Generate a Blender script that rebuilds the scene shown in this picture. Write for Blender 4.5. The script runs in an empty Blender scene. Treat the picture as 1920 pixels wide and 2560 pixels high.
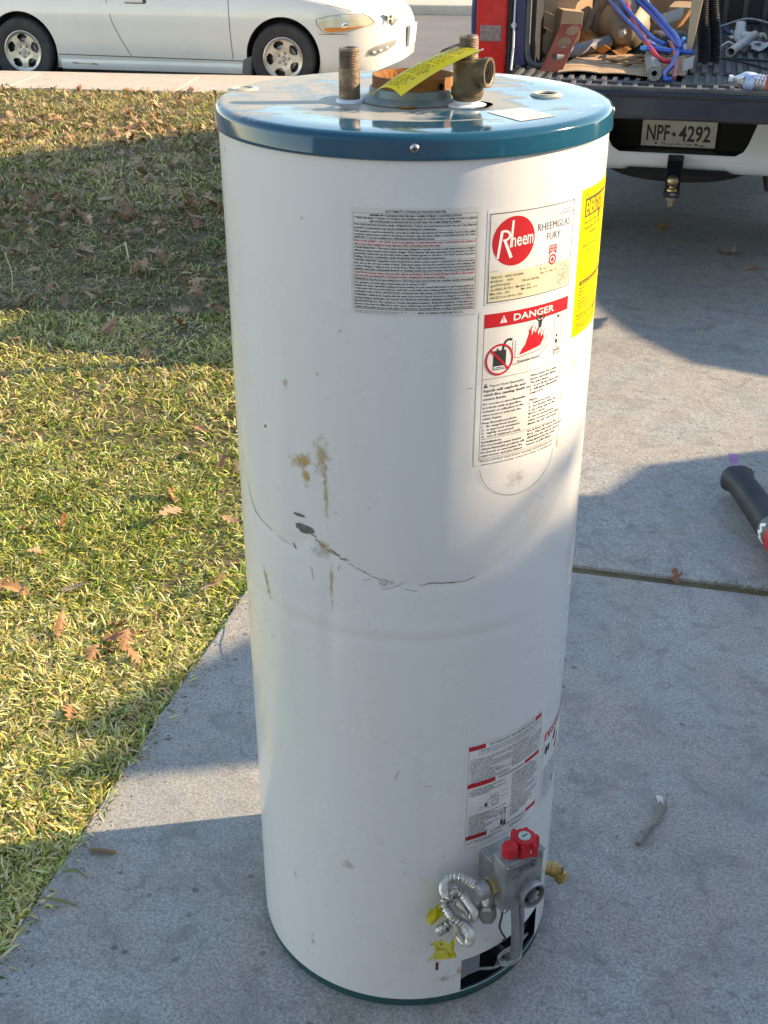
import bpy, bmesh, math, random
import numpy as np
from mathutils import Vector, Matrix, Euler

random.seed(7)
rng = np.random.default_rng(11)
SC = bpy.context.scene
COL = SC.collection
rad = math.radians
sin, cos, pi = math.sin, math.cos, math.pi

# ------------------------------------------------------------------ camera
cd = bpy.data.cameras.new('camera')
cam = bpy.data.objects.new('camera', cd)
COL.objects.link(cam)
cam.location = (0, 0, 1.655)
cam.rotation_euler = (rad(90 - 27.96), 0, 0)
cd.sensor_fit = 'VERTICAL'
cd.sensor_height = 32.0
cd.lens = 32.0 * 3007.0 / 2560.0
cd.clip_start = 0.05
cd.clip_end = 5000
SC.camera = cam

# ------------------------------------------------------------------ light
SUN_AZ, SUN_EL = 9.0, 24.0            # degrees from +X towards +Y, above the horizon
sdir = Vector((cos(rad(SUN_EL)) * cos(rad(SUN_AZ)), cos(rad(SUN_EL)) * sin(rad(SUN_AZ)), sin(rad(SUN_EL))))
w = bpy.data.worlds.new('World')
SC.world = w
w.use_nodes = True
wn = w.node_tree.nodes
sky = wn.new('ShaderNodeTexSky')
sky.sky_type = 'NISHITA'
sky.sun_disc = False
sky.sun_elevation = rad(SUN_EL)
sky.sun_rotation = rad(90 - SUN_AZ)
sky.air_density = 0.85
sky.dust_density = 0.1
sky.ozone_density = 2.0
bg = wn['Background']
bg.inputs['Strength'].default_value = 0.15
w.node_tree.links.new(sky.outputs[0], bg.inputs['Color'])
sl = bpy.data.lights.new('sun', 'SUN')
sl.energy = 3.15
sl.angle = rad(0.55)
sl.color = (1.0, 0.87, 0.73)
so = bpy.data.objects.new('sun', sl)
COL.objects.link(so)
so.rotation_euler = (-sdir).to_track_quat('-Z', 'Y').to_euler()
so.location = sdir * 30
SC.view_settings.view_transform = 'Standard'
SC.view_settings.look = 'None'
SC.view_settings.gamma = 1.0
SC.view_settings.exposure = 1.75
SC.view_settings.use_white_balance = True
SC.view_settings.white_balance_temperature = 8900
SC.view_settings.white_balance_tint = 10
SC.render.engine = 'CYCLES'
SC.cycles.use_denoising = True
SC.cycles.max_bounces = 8
SC.cycles.transparent_max_bounces = 16


# ------------------------------------------------------------------ materials
def mat(name, base, rough=0.6, metal=0.0, var=None, scale=8.0, detail=6.0, bump=0.0, bscale=60.0, spec=0.5,
        coat=0.0, var2=None, scale2=30.0, thr=(0.35, 0.65), thr2=(0.55, 0.75), trans=0.0, alpha=1.0, stretch=None,
        rough2=None, subs=0.0, vcol=False):
    m = bpy.data.materials.new(name)
    m.use_nodes = True
    nt = m.node_tree
    N, L = nt.nodes, nt.links
    b = N['Principled BSDF']
    b.inputs['Base Color'].default_value = (*base, 1)
    b.inputs['Roughness'].default_value = rough
    b.inputs['Metallic'].default_value = metal
    b.inputs['Specular IOR Level'].default_value = spec
    b.inputs['Coat Weight'].default_value = coat
    b.inputs['Coat Roughness'].default_value = 0.06
    b.inputs['Transmission Weight'].default_value = trans
    b.inputs['Alpha'].default_value = alpha
    if subs:
        b.inputs['Subsurface Weight'].default_value = subs
        b.inputs['Subsurface Scale'].default_value = 0.01
    tc = N.new('ShaderNodeTexCoord')
    co = tc.outputs['Object']
    if stretch:
        mp = N.new('ShaderNodeMapping')
        mp.inputs['Scale'].default_value = stretch
        L.new(co, mp.inputs['Vector'])
        co = mp.outputs['Vector']

    def noise(sc, det=6.0, rg=0.55):
        n = N.new('ShaderNodeTexNoise')
        n.inputs['Scale'].default_value = sc
        n.inputs['Detail'].default_value = det
        n.inputs['Roughness'].default_value = rg
        L.new(co, n.inputs['Vector'])
        return n.outputs['Fac']

    def ramp(f, a, c):
        r = N.new('ShaderNodeMapRange')
        r.inputs['From Min'].default_value = a
        r.inputs['From Max'].default_value = c
        L.new(f, r.inputs['Value'])
        return r.outputs['Result']

    def mix(f, a, c):
        x = N.new('ShaderNodeMix')
        x.data_type = 'RGBA'
        L.new(f, x.inputs['Factor'])
        for s, i in ((a, 'A'), (c, 'B')):
            sock = [q for q in x.inputs if q.name == i and q.type == 'RGBA'][0]
            if isinstance(s, tuple):
                sock.default_value = (*s, 1)
            else:
                L.new(s, sock)
        return [q for q in x.outputs if q.type == 'RGBA'][0]
    c = base
    if vcol:
        a = N.new('ShaderNodeAttribute')
        a.attribute_name = 'Col'
        c = a.outputs['Color']
    if var is not None:
        f = ramp(noise(scale, detail), *thr)
        c = mix(f, c, var)
        if rough2 is not None:
            mr = N.new('ShaderNodeMapRange')
            mr.inputs['To Min'].default_value = rough
            mr.inputs['To Max'].default_value = rough2
            L.new(f, mr.inputs['Value'])
            L.new(mr.outputs['Result'], b.inputs['Roughness'])
    if var2 is not None:
        c = mix(ramp(noise(scale2, 8.0, 0.65), *thr2), c, var2)
    if not isinstance(c, tuple):
        L.new(c, b.inputs['Base Color'])
    if bump:
        bp = N.new('ShaderNodeBump')
        bp.inputs['Strength'].default_value = bump
        bp.inputs['Distance'].default_value = 0.01
        L.new(noise(bscale, 8.0, 0.6), bp.inputs['Height'])
        L.new(bp.outputs['Normal'], b.inputs['Normal'])
    m['_n'] = 1
    return m


def nodes_of(m):
    return m.node_tree.nodes, m.node_tree.links, m.node_tree.nodes['Principled BSDF']


class NB:
    """small helper to chain shader nodes"""
    def __init__(s, m):
        s.N, s.L, s.b = nodes_of(m)
        s.tc = s.N.new('ShaderNodeTexCoord')

    def co(s, scale=(1, 1, 1), rot=(0, 0, 0), src='Object'):
        mp = s.N.new('ShaderNodeMapping')
        mp.inputs['Scale'].default_value = scale
        mp.inputs['Rotation'].default_value = rot
        s.L.new(s.tc.outputs[src], mp.inputs['Vector'])
        return mp.outputs['Vector']

    def noise(s, co, sc, det=6.0, rg=0.55, dist=0.0):
        n = s.N.new('ShaderNodeTexNoise')
        n.inputs['Scale'].default_value = sc
        n.inputs['Detail'].default_value = det
        n.inputs['Roughness'].default_value = rg
        n.inputs['Distortion'].default_value = dist
        s.L.new(co, n.inputs['Vector'])
        return n.outputs['Fac']

    def voro(s, co, sc):
        n = s.N.new('ShaderNodeTexVoronoi')
        n.inputs['Scale'].default_value = sc
        s.L.new(co, n.inputs['Vector'])
        return n.outputs['Distance']

    def rng(s, f, a, c, lo=0.0, hi=1.0):
        r = s.N.new('ShaderNodeMapRange')
        r.inputs['From Min'].default_value = a
        r.inputs['From Max'].default_value = c
        r.inputs['To Min'].default_value = lo
        r.inputs['To Max'].default_value = hi
        s.L.new(f, r.inputs['Value'])
        return r.outputs['Result']

    def math(s, op, a, c):
        r = s.N.new('ShaderNodeMath')
        r.operation = op
        for i, q in ((0, a), (1, c)):
            if isinstance(q, (int, float)):
                r.inputs[i].default_value = q
            else:
                s.L.new(q, r.inputs[i])
        return r.outputs[0]

    def mix(s, f, a, c, blend='MIX'):
        x = s.N.new('ShaderNodeMix')
        x.data_type = 'RGBA'
        x.blend_type = blend
        if isinstance(f, (int, float)):
            x.inputs['Factor'].default_value = f
        else:
            s.L.new(f, x.inputs['Factor'])
        for q, i in ((a, 'A'), (c, 'B')):
            sock = [k for k in x.inputs if k.name == i and k.type == 'RGBA'][0]
            if isinstance(q, tuple):
                sock.default_value = (*q, 1)
            else:
                s.L.new(q, sock)
        return [k for k in x.outputs if k.type == 'RGBA'][0]

    def sep(s, v):
        x = s.N.new('ShaderNodeSeparateXYZ')
        s.L.new(v, x.inputs[0])
        return x.outputs

    def bump(s, h, st, dist=0.01):
        bp = s.N.new('ShaderNodeBump')
        bp.inputs['Strength'].default_value = st
        bp.inputs['Distance'].default_value = dist
        s.L.new(h, bp.inputs['Height'])
        s.L.new(bp.outputs['Normal'], s.b.inputs['Normal'])

    def set(s, inp, v):
        s.L.new(v, s.b.inputs[inp])


def concrete(name, a, b, dark, warm):
    m = mat(name, a, rough=0.85, spec=0.25)
    n = NB(m)
    co = n.co()
    c = n.mix(n.rng(n.noise(co, 1.6, 5, 0.6), .42, .60), a, b)
    c = n.mix(n.rng(n.noise(co, 3.7, 6, 0.65, .6), .42, .58, 0, 1.0), c, warm)
    st = n.co((2.0, 40.0, 2.0), (0, 0, rad(-14)))
    c = n.mix(n.rng(n.noise(st, 2.5, 6, .7), .50, .74, 0, .16), c, dark)
    c = n.mix(n.rng(n.noise(co, 9.0, 8, 0.7, 1.0), .50, .66, 0, .7), c, dark)
    c = n.mix(n.rng(n.noise(co, 170.0, 4, 0.7), .42, .60, 0, .8), c, dark)
    c = n.mix(n.rng(n.noise(co, 260.0, 3, 0.6), .54, .70, 0, .4), c, tuple(min(1, x * 1.35) for x in b))
    c = n.mix(n.rng(n.noise(co, 26.0, 7, 0.7, 1.4), .52, .66, 0, .5), c, tuple(x * .8 for x in dark))
    sp = n.math('MULTIPLY', n.rng(n.voro(co, 16.0), .13, .07), n.rng(n.noise(co, 2.2, 3), .46, .56))
    c = n.mix(n.math('MULTIPLY', sp, .6), c, tuple(x * .4 for x in dark))
    c = n.mix(n.math('MULTIPLY', n.rng(n.voro(co, 70.0), .16, .08), n.rng(n.noise(co, 5.0, 3), .48, .60, 0, .6)), c, tuple(x * .5 for x in dark))
    c = n.mix(n.rng(n.noise(n.co((1, 9, 1), (0, 0, rad(-24))), 14.0, 6, .75, 1.0), .66, .74, 0, .5), c, tuple(min(1, x * 1.5) for x in b))
    n.set('Base Color', c)
    n.bump(n.math('ADD', n.noise(co, 120.0, 6, .7), n.math('MULTIPLY', n.noise(st, 6.0, 5, .7), .25)), .55, .004)
    return m


M = {}
M['concrete'] = concrete('driveway_concrete', (.33, .34, .335), (.44, .44, .425), (.195, .195, .187), (.41, .375, .34))
M['walk'] = concrete('sidewalk_concrete', (.55, .50, .42), (.62, .55, .45), (.40, .35, .30), (.58, .47, .37))
M['asphalt'] = mat('asphalt', (.13, .125, .12), .9, var=(.17, .16, .15), scale=1.2, var2=(.08, .08, .08), scale2=140, bump=.4, bscale=180)
M['soil'] = mat('lawn_soil', (.10, .075, .042), .95, var=(.17, .13, .07), scale=9, var2=(.07, .08, .03), scale2=26, bump=.6, bscale=60)
M['farlawn'] = mat('far_lawn', (.10, .11, .04), .95, var=(.17, .14, .07), scale=2, bump=.5, bscale=30)
M['joint'] = mat('joint_dirt', (.05, .042, .035), .95, var=(.11, .09, .07), scale=22, bump=.6, bscale=90)
M['black'] = mat('black_plastic', (.010, .010, .011), .55, var=(.022, .021, .021), scale=14)
M['rubber'] = mat('black_rubber', (.022, .021, .021), .75, var=(.045, .04, .037), scale=10, bump=.1)
M['steel'] = mat('bare_steel', (.55, .55, .54), .32, 1.0, var=(.42, .42, .42), scale=30, rough2=.5)
M['zinc'] = mat('cast_zinc', (.42, .42, .42), .45, .6, var=(.24, .24, .24), scale=26, var2=(.14, .13, .12), scale2=50, thr2=(.58, .72), bump=.3, bscale=160)
M['brass'] = mat('brass', (.56, .40, .16), .36, 1.0, var=(.36, .23, .09), scale=40, rough2=.55)
M['void'] = mat('sooty_interior', (.008, .008, .008), .9)  # near-black, shared by the burner chamber, slots, holes and recesses


# ------------------------------------------------------------------ mesh helpers
class MB:
    def __init__(s):
        s.v, s.f = [], []

    def add(s, vs, fs, X=None):
        o = len(s.v)
        s.v += [tuple(X @ Vector(p)) if X else tuple(p) for p in vs]
        s.f += [tuple(i + o for i in q) for q in fs]
        return s

    def box(s, x0, x1, y0, y1, z0, z1, X=None):
        return s.add([(x0, y0, z0), (x1, y0, z0), (x1, y1, z0), (x0, y1, z0), (x0, y0, z1), (x1, y0, z1), (x1, y1, z1), (x0, y1, z1)],
                     [(0, 3, 2, 1), (4, 5, 6, 7), (0, 1, 5, 4), (1, 2, 6, 5), (2, 3, 7, 6), (3, 0, 4, 7)], X)

    def prism(s, poly, z0, z1, X=None):
        n = len(poly)
        vs = [(x, y, z0) for x, y in poly] + [(x, y, z1) for x, y in poly]
        return s.add(vs, [tuple(range(n - 1, -1, -1)), tuple(range(n, 2 * n))] + [(i, (i + 1) % n, (i + 1) % n + n, i + n) for i in range(n)], X)

    def lathe(s, prof, n=32, X=None, closed=False, a0=0, a1=2 * pi, caps=True):
        full = abs(a1 - a0 - 2 * pi) < 1e-6
        k = n if full else n + 1
        vs = []
        for r, z in prof:
            for i in range(k):
                a = a0 + (a1 - a0) * i / n
                vs.append((r * cos(a), r * sin(a), z))
        fs = []
        m = len(prof)
        for j in range(m if closed else m - 1):
            for i in range(n):
                i2 = (i + 1) % k
                j2 = (j + 1) % m
                fs.append((j * k + i, j * k + i2, j2 * k + i2, j2 * k + i))
        if not closed and full and caps:
            if prof[0][0] > 1e-6:
                fs.append(tuple(range(k - 1, -1, -1)))
            if prof[-1][0] > 1e-6:
                fs.append(tuple((m - 1) * k + i for i in range(k)))
        return s.add(vs, fs, X)

    def sweep(s, path, r, n=8, caps=True, X=None):
        """tube along a polyline, r a number or one radius per point"""
        P = [Vector(p) for p in path]
        rr = r if isinstance(r, (list, tuple)) else [r] * len(P)
        T = []
        for i in range(len(P)):
            d = P[min(i + 1, len(P) - 1)] - P[max(i - 1, 0)]
            T.append(d.normalized() if d.length > 1e-9 else Vector((0, 0, 1)))
        u = T[0].orthogonal().normalized()
        vs = []
        for i, p in enumerate(P):
            u = (u - T[i] * u.dot(T[i]))
            u = u.normalized() if u.length > 1e-6 else T[i].orthogonal().normalized()
            w_ = T[i].cross(u)
            for k in range(n):
                a = 2 * pi * k / n
                vs.append(p + u * (rr[i] * cos(a)) + w_ * (rr[i] * sin(a)))
        fs = [(j * n + k, j * n + (k + 1) % n, (j + 1) * n + (k + 1) % n, (j + 1) * n + k) for j in range(len(P) - 1) for k in range(n)]
        if caps:
            fs += [tuple(range(n - 1, -1, -1)), tuple((len(P) - 1) * n + k for k in range(n))]
        return s.add(vs, fs, X)

    def sheet(s, fn, nu, nv, X=None):
        vs = [fn(i / nu, j / nv) for j in range(nv + 1) for i in range(nu + 1)]
        fs = [(j * (nu + 1) + i, j * (nu + 1) + i + 1, (j + 1) * (nu + 1) + i + 1, (j + 1) * (nu + 1) + i) for j in range(nv) for i in range(nu)]
        return s.add(vs, fs, X)

    def build(s, name, m, parent=None, smooth=False, bevel=0.0, seg=2, X=None, recenter=False, solid=0.0, flip=True, angle=35):
        vs = [tuple(X @ Vector(p)) for p in s.v] if X else s.v
        loc = None
        if recenter:
            a = np.array(vs)
            loc = ((a[:, 0].min() + a[:, 0].max()) / 2, (a[:, 1].min() + a[:, 1].max()) / 2, a[:, 2].min())
            vs = [(p[0] - loc[0], p[1] - loc[1], p[2] - loc[2]) for p in vs]
        me = bpy.data.meshes.new(name)
        me.from_pydata(vs, [], s.f)
        bm = bmesh.new()
        bm.from_mesh(me)
        if flip:
            bmesh.ops.recalc_face_normals(bm, faces=bm.faces[:])
        if solid:
            bmesh.ops.solidify(bm, geom=bm.faces[:], thickness=solid)
        if bevel:
            es = [e for e in bm.edges if len(e.link_faces) == 2 and e.calc_face_angle(0) > rad(angle)]
            bmesh.ops.bevel(bm, geom=es, offset=bevel, segments=seg, affect='EDGES', profile=0.5, clamp_overlap=True)
        if smooth:
            for f in bm.faces:
                f.smooth = True
            for e in bm.edges:
                if len(e.link_faces) == 2 and e.calc_face_angle(0) > rad(angle):
                    e.smooth = False
        bm.to_mesh(me)
        bm.free()
        o = bpy.data.objects.new(name, me)
        me.materials.append(m)
        COL.objects.link(o)
        if parent is not None:
            o.parent = parent
        if loc:
            o.location = loc
        return o


def tag(o, label=None, cat=None, group=None, kind=None):
    if label:
        o['label'] = label
    if cat:
        o['category'] = cat
    if group:
        o['group'] = group
    if kind:
        o['kind'] = kind
    return o


def thing(name, label, cat, loc=(0, 0, 0), rz=0.0, group=None):
    o = bpy.data.objects.new(name, None)
    o.empty_display_size = 0.1
    COL.objects.link(o)
    o.location = loc
    o.rotation_euler = (0, 0, rz)
    return tag(o, label, cat, group)


def axis_m(p, d, up=None):
    """matrix whose local +Z runs along d from p"""
    d = Vector(d).normalized()
    q = d.to_track_quat('Z', 'Y')
    return Matrix.Translation(Vector(p)) @ q.to_matrix().to_4x4()


def smooth_path(pts, k=6):
    """Catmull-Rom through the points"""
    P = [Vector(p) for p in pts]
    P = [P[0] * 2 - P[1]] + P + [P[-1] * 2 - P[-2]]
    out = []
    for i in range(1, len(P) - 2):
        a, b, c, d = P[i - 1:i + 3]
        for j in range(k):
            t = j / k
            out.append(0.5 * ((2 * b) + (c - a) * t + (2 * a - 5 * b + 4 * c - d) * t * t + (3 * b - a - 3 * c + d) * t ** 3))
    out.append(P[-2])
    return out


def boolean(o, cutters):
    for c in cutters:
        md = o.modifiers.new('b', 'BOOLEAN')
        md.operation = 'DIFFERENCE'
        md.solver = 'EXACT'
        md.object = c
    dg = bpy.context.evaluated_depsgraph_get()
    dg.update()
    me = bpy.data.meshes.new_from_object(o.evaluated_get(dg))
    o.modifiers.clear()
    old = o.data
    o.data = me
    bpy.data.meshes.remove(old)
    for c in cutters:
        d = c.data
        bpy.data.objects.remove(c)
        bpy.data.meshes.remove(d)
    return o


def vnoise(x, y, seed=0):
    """smooth value noise, numpy"""
    x = np.asarray(x, float)
    y = np.asarray(y, float)
    xi, yi = np.floor(x), np.floor(y)
    fx, fy = x - xi, y - yi
    fx, fy = fx * fx * (3 - 2 * fx), fy * fy * (3 - 2 * fy)

    def h(a, b):
        t = np.sin(a * 127.1 + b * 311.7 + seed * 74.7) * 43758.5453
        return t - np.floor(t)
    return (h(xi, yi) * (1 - fx) + h(xi + 1, yi) * fx) * (1 - fy) + (h(xi, yi + 1) * (1 - fx) + h(xi + 1, yi + 1) * fx) * fy


# ------------------------------------------------------------------ the setting
def struct(o):
    return tag(o, kind='structure')


g = MB().box(-900, 900, -900, 900, -0.6, -0.45)
struct(g.build('ground', M['farlawn']))
WALK_YAW = rad(-7.3)
WALKM = Matrix.Translation((-1.384, 10.77, 0)) @ Matrix.Rotation(WALK_YAW, 4, 'Z')
# yard soil under the grass, up to the sidewalk
lawn = MB().prism([(-30, -8), (30, -8), (30, 10.75 - 31.4 * math.tan(rad(7.3)) + .1), (-30, 10.75 + 28.6 * math.tan(rad(7.3)) + .1)], -0.4, -0.014)
struct(lawn.build('lawn', M['soil']))
DRV_YAW = rad(-14)
DRVM = Matrix.Translation((-.577, 1.824, 0)) @ Matrix.Rotation(DRV_YAW, 4, 'Z')
drv = struct(bpy.data.objects.new('driveway', None))
COL.objects.link(drv)
drv.matrix_world = DRVM


def slab(v0, v1, z1, u1=5.2):
    m_ = MB()
    # slightly uneven left edge
    ys = np.linspace(v0, v1, 60)
    poly = [(0.012 * (vnoise(y * 3, 0.5, 3) - .5) + 0.006 * (vnoise(y * 14, 2.5, 5) - .5), y) for y in ys]
    poly = [(u1, v0), (u1, v1)] + poly[::-1]
    m_.prism(poly, -0.14, z1)
    return m_.build('concrete_slab', M['concrete'], drv, bevel=0.006, seg=2, angle=60)


slab(-5.2, 1.187, 0.0)
slab(1.231, 4.275, -0.003)
slab(4.287, 9.6, -0.008)
MB().box(0.0, 5.2, 1.17, 1.25, -0.1, -0.026).build('joint_filler', M['joint'], drv)
MB().box(0.0, 5.2, 4.26, 4.3, -0.1, -0.022).build('joint_filler', M['joint'], drv)

walk = struct(bpy.data.objects.new('sidewalk', None))
COL.objects.link(walk)
walk.matrix_world = WALKM
for k in range(-9, 6):
    u0 = k * 1.52 - 0.42
    MB().box(u0 + .006, u0 + 1.514, 0, 0.86, -0.2, 0.004).build('concrete_slab', M['walk'], walk, bevel=0.008)
MB().box(-16, 16, 0.01, 0.85, -0.2, -0.006).build('joint_filler', M['joint'], walk)
MB().box(-16, 16, 0.868, 1.02, -0.32, 0.0).build('kerb', M['walk'], walk, bevel=0.02)
st = MB().box(-60, 60, 1.02, 8.55, -0.4, -0.185, WALKM)
struct(st.build('street', M['asphalt']))
fk = struct(bpy.data.objects.new('far_kerb', None))
COL.objects.link(fk)
fk.matrix_world = WALKM
MB().box(-60, 60, 8.55, 8.75, -0.4, -0.05).build('kerb', M['walk'], fk, bevel=0.03)
for k in range(-6, 8):
    MB().box(k * 1.6 + .008, k * 1.6 + 1.592, 8.76, 10.4, -0.4, -0.055).build('concrete_slab', M['walk'], fk, bevel=0.01)
fl = MB().box(-120, 120, 10.4, 200, -0.4, -0.06, WALKM)
struct(fl.build('far_lawn', M['farlawn']))

# unseen shade caster, added and shaped to fit the driveway shadows: gable wing to the right of the frame, garage front behind the viewer
M['stucco'] = mat('stucco', (.42, .37, .31), .9, var=(.48, .42, .35), scale=3, bump=.3, bscale=90)
M['shingle'] = mat('roof_shingle', (.10, .09, .085), .9, var=(.16, .14, .12), scale=12, bump=.4, bscale=40)
M['garagepaint'] = mat('garage_paint', (.55, .50, .44), .6, var=(.5, .45, .39), scale=4)
house_caster = thing('house', 'beige stucco house whose shade falls across the near driveway', 'house', (4.5, 0, 0))
TX = Matrix(((0, 0, 1, 0), (1, 0, 0, 0), (0, 1, 0, 0), (0, 0, 0, 1)))   # (a,b,c) -> (c,a,b)
hw = MB()
S0 = [(2.76, -.3), (4.07, -.3), (4.07, 1.47), (4.02, 1.66), (3.70, 1.79), (2.76, 2.36)]
hw.prism(S0, 0.0, 0.14, TX)
hw.prism([(2.55, -.3), (2.76, -.3), (2.76, 2.03), (2.55, 2.03)], 0.0, 0.14, TX)  # gap above this piece lets a sunlit strip reach the concrete
hw.prism([(-2.4, -.3), (2.55, -.3), (2.55, 2.38), (2.3, 2.46), (-2.4, 2.75)], 0.0, 0.14, TX)
hw.build('wall', M['stucco'], house_caster)
rf = MB().prism([(3.85, 1.74), (2.9, 2.30), (2.9, 2.36), (3.85, 1.80)], -0.02, 0.5, TX)
rf.prism([(2.56, 2.39), (-6, 2.76), (-6, 2.84), (2.56, 2.44)], -0.02, 1.2, TX)
rf.build('roof', M['shingle'], house_caster)
MB().box(-11.0, 0.0, -2.7, -2.5, -.3, 3.2).build('wall', M['stucco'], house_caster)
gd = MB().box(-7.6, -2.6, -2.49, -2.44, 0.0, 2.25).build('garage_door', M['garagepaint'], house_caster)
for i in range(4):
    for j in range(8):
        MB().box(-7.55 + j * .62, -7.0 + j * .62, -2.44, -2.42, .06 + i * .55, .55 + i * .55).build('panel', M['garagepaint'], gd, bevel=.01)

# unseen board screen added, its top shaped for the shadow behind the truck
fence_caster = thing('wooden_fence', 'weathered board fence along the right side of the driveway', 'fence', (4.6, 4.4, 0))
M['fencewood'] = mat('fence_wood', (.20, .15, .10), .85, var=(.27, .21, .15), scale=6, stretch=(4, 4, .4))
for k in range(44):
    y0 = .20 + k * .145
    zt = float(np.interp(y0, [.2, .35, .5, .9, 1.2, 6], [1.36, 1.46, 1.55, 1.63, 1.66, 1.75]))
    zt2 = float(np.interp(y0 + .143, [.2, .35, .5, .9, 1.2, 6], [1.36, 1.46, 1.55, 1.63, 1.66, 1.75]))
    MB().prism([(y0, -.3), (y0 + .143, -.3), (y0 + .143, zt2), (y0, zt)], 0, .02, TX).build('board', M['fencewood'], fence_caster)
MB().box(.021, .06, .2, 6.5, .3, .39).box(.021, .06, .2, 6.5, 1.15, 1.24).build('rail', M['fencewood'], fence_caster)

# unseen leafy crown added to dapple and soften the shade edge on the tank
tree_caster = thing('shade_tree', 'leafy shade tree standing right of the house', 'tree', (8.2, 1.7, 0))
M['bark'] = mat('tree_bark', (.12, .09, .065), .9, var=(.19, .15, .11), scale=9, bump=.6, bscale=30)
M['treeleaf'] = mat('tree_leaf', (.07, .095, .03), .6, var=(.12, .11, .035), scale=2)
tk_ = MB().sweep([(0, 0, -.4), (.02, .02, 1.0), (0, .08, 2.0), (.03, .2, 3.0), (0, .3, 3.9)], [.16, .13, .11, .075, .03], 12)
for k in range(9):
    a = k * 2.4
    z0 = 2.0 + k * .17
    tk_.sweep([(0, .1 + (z0 - 2) * .1, z0), (.5 * cos(a), .2 + .55 * sin(a), z0 + .35), (.95 * cos(a), .3 + 1.0 * sin(a), z0 + .5)], [.045, .03, .01], 7)
tk_.build('trunk', M['bark'], tree_caster, smooth=True)
cr_ = MB()
rt = random.Random(5)
kk = 0
while kk < 13000:
    p = Vector((rt.uniform(-1, 1), rt.uniform(-1, 1), rt.uniform(-1, 1)))
    if p.length > 1 or (p.length > .74 and rt.random() < (p.length - .74) * 2.6):
        continue
    c0 = Vector((p.x * 1.25, .12 + p.y * 1.30, 3.68 + p.z * 1.02))
    q = Euler((rt.uniform(0, 6), rt.uniform(0, 6), rt.uniform(0, 6))).to_matrix()
    s_ = rt.uniform(.045, .085)
    cr_.add([tuple(c0 + q @ Vector(v) * s_) for v in ((-1, 0, 0), (0, -.55, .1), (1, 0, 0), (0, .55, .1))], [(0, 1, 2, 3)])
    kk += 1
cr_.build('crown', M['treeleaf'], tree_caster, flip=False)
# ------------------------------------------------------------------ water heater
HX, HY, R, HH = 0.0384, 1.624, 0.2525, 1.40
heater = thing('water_heater', 'tall scuffed white gas water heater with teal lid standing on the driveway', 'water heater', (HX, HY, 0))


def cp(th, r, z):
    """local point on the heater: angle in degrees from the viewer's side, to the right"""
    a = rad(th)
    return (r * sin(a), -r * cos(a), z)


def mat_enamel():
    m = mat('white_enamel', (.75, .745, .73), .24, spec=.5, coat=.4)
    n = NB(m)
    co = n.co()
    c = n.mix(n.rng(n.noise(n.co((6, 6, .7)), 3.0, 5, .6), .5, .8, 0, .35), (.75, .745, .73), (.66, .63, .58))
    c = n.mix(n.rng(n.noise(co, 34.0, 5, .7, .5), .70, .80, 0, .5), c, (.45, .40, .34))
    sc = n.noise(n.co((3, 3, 26), (0.25, 0.3, 0)), 9.0, 3, .5)
    c = n.mix(n.math('MULTIPLY', n.rng(sc, .74, .78), n.rng(n.noise(co, 5.0, 3), .5, .6)), c, (.42, .40, .38))
    c = n.mix(n.math('MULTIPLY', n.rng(n.voro(co, 24.0), .07, .035), n.rng(n.noise(co, 6.0, 2), .54, .62)), c, (.25, .19, .13))
    n.set('Base Color', c)
    n.set('Roughness', n.rng(n.noise(co, 7.0, 5, .6), .3, .7, .20, .38))
    n.bump(n.noise(co, 9.0, 3, .5), .05, .01)
    return m


M['enamel'] = mat_enamel()


def seg_dist(px, pz, line):
    """distance from points (arc m, z m) to polyline [(th,z)]"""
    d = np.full(px.shape, 9.0)
    L_ = [(rad(t) * R, z) for t, z in line]
    for (ax, az), (bx, bz) in zip(L_[:-1], L_[1:]):
        vx, vz = bx - ax, bz - az
        t = np.clip(((px - ax) * vx + (pz - az) * vz) / (vx * vx + vz * vz), 0, 1)
        d = np.minimum(d, np.hypot(px - ax - t * vx, pz - az - t * vz))
    return d


CREASE = [(-68.5, .891), (-66, .873), (-62, .857), (-57.6, .852), (-52.6, .849), (-45.4, .842), (-40, .840), (-32.6, .874), (-29.8, .858), (-24.4, .850),
          (-19.2, .840), (-14.2, .830), (-11.1, .822), (-3, .816), (5.7, .817), (13, .815), (19.8, .818), (30, .835)]


def body_disp(th, z):
    x = np.radians(th) * R
    d = seg_dist(x, z, CREASE)
    o = -0.0014 * np.exp(-(d / .008) ** 2) - 0.0018 * np.exp(-(d / .045) ** 2)
    win = 1 / (1 + np.exp(-(th + 72) / 4)) * 1 / (1 + np.exp((th - 38) / 4))
    o += win * (-0.0014 * np.exp(-((z - .726) / .006) ** 2) + .0008 * np.exp(-((z - .742) / .012) ** 2))
    o += -0.0035 * np.exp(-((x - rad(39) * R) / .05) ** 2 - ((z - .85) / .05) ** 2)
    o += -0.003 * np.exp(-((x - rad(-27) * R) / .012) ** 2) * np.exp(-((z - .72) / .09) ** 2)
    o += 0.0012 * (vnoise(x * 9 + 3, z * 6, 2) - .5) + 0.00025 * (vnoise(x * 26 + 3, z * 17, 4) - .5)
    for t0, t1, z0, z1 in ((-18.5, 17.5, 1.185, 1.322), (17, 51.5, .98, 1.32), (53, 95, 1.12, 1.32), (18, 54, .325, .54), (55, 84, .325, .485)):
        k = np.clip(np.minimum(np.minimum((th - t0), (t1 - th)) / 3 + 1, np.minimum(z - z0, z1 - z) / .012 + 1), 0, 1)
        o = o * (1 - k)
    return o


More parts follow.
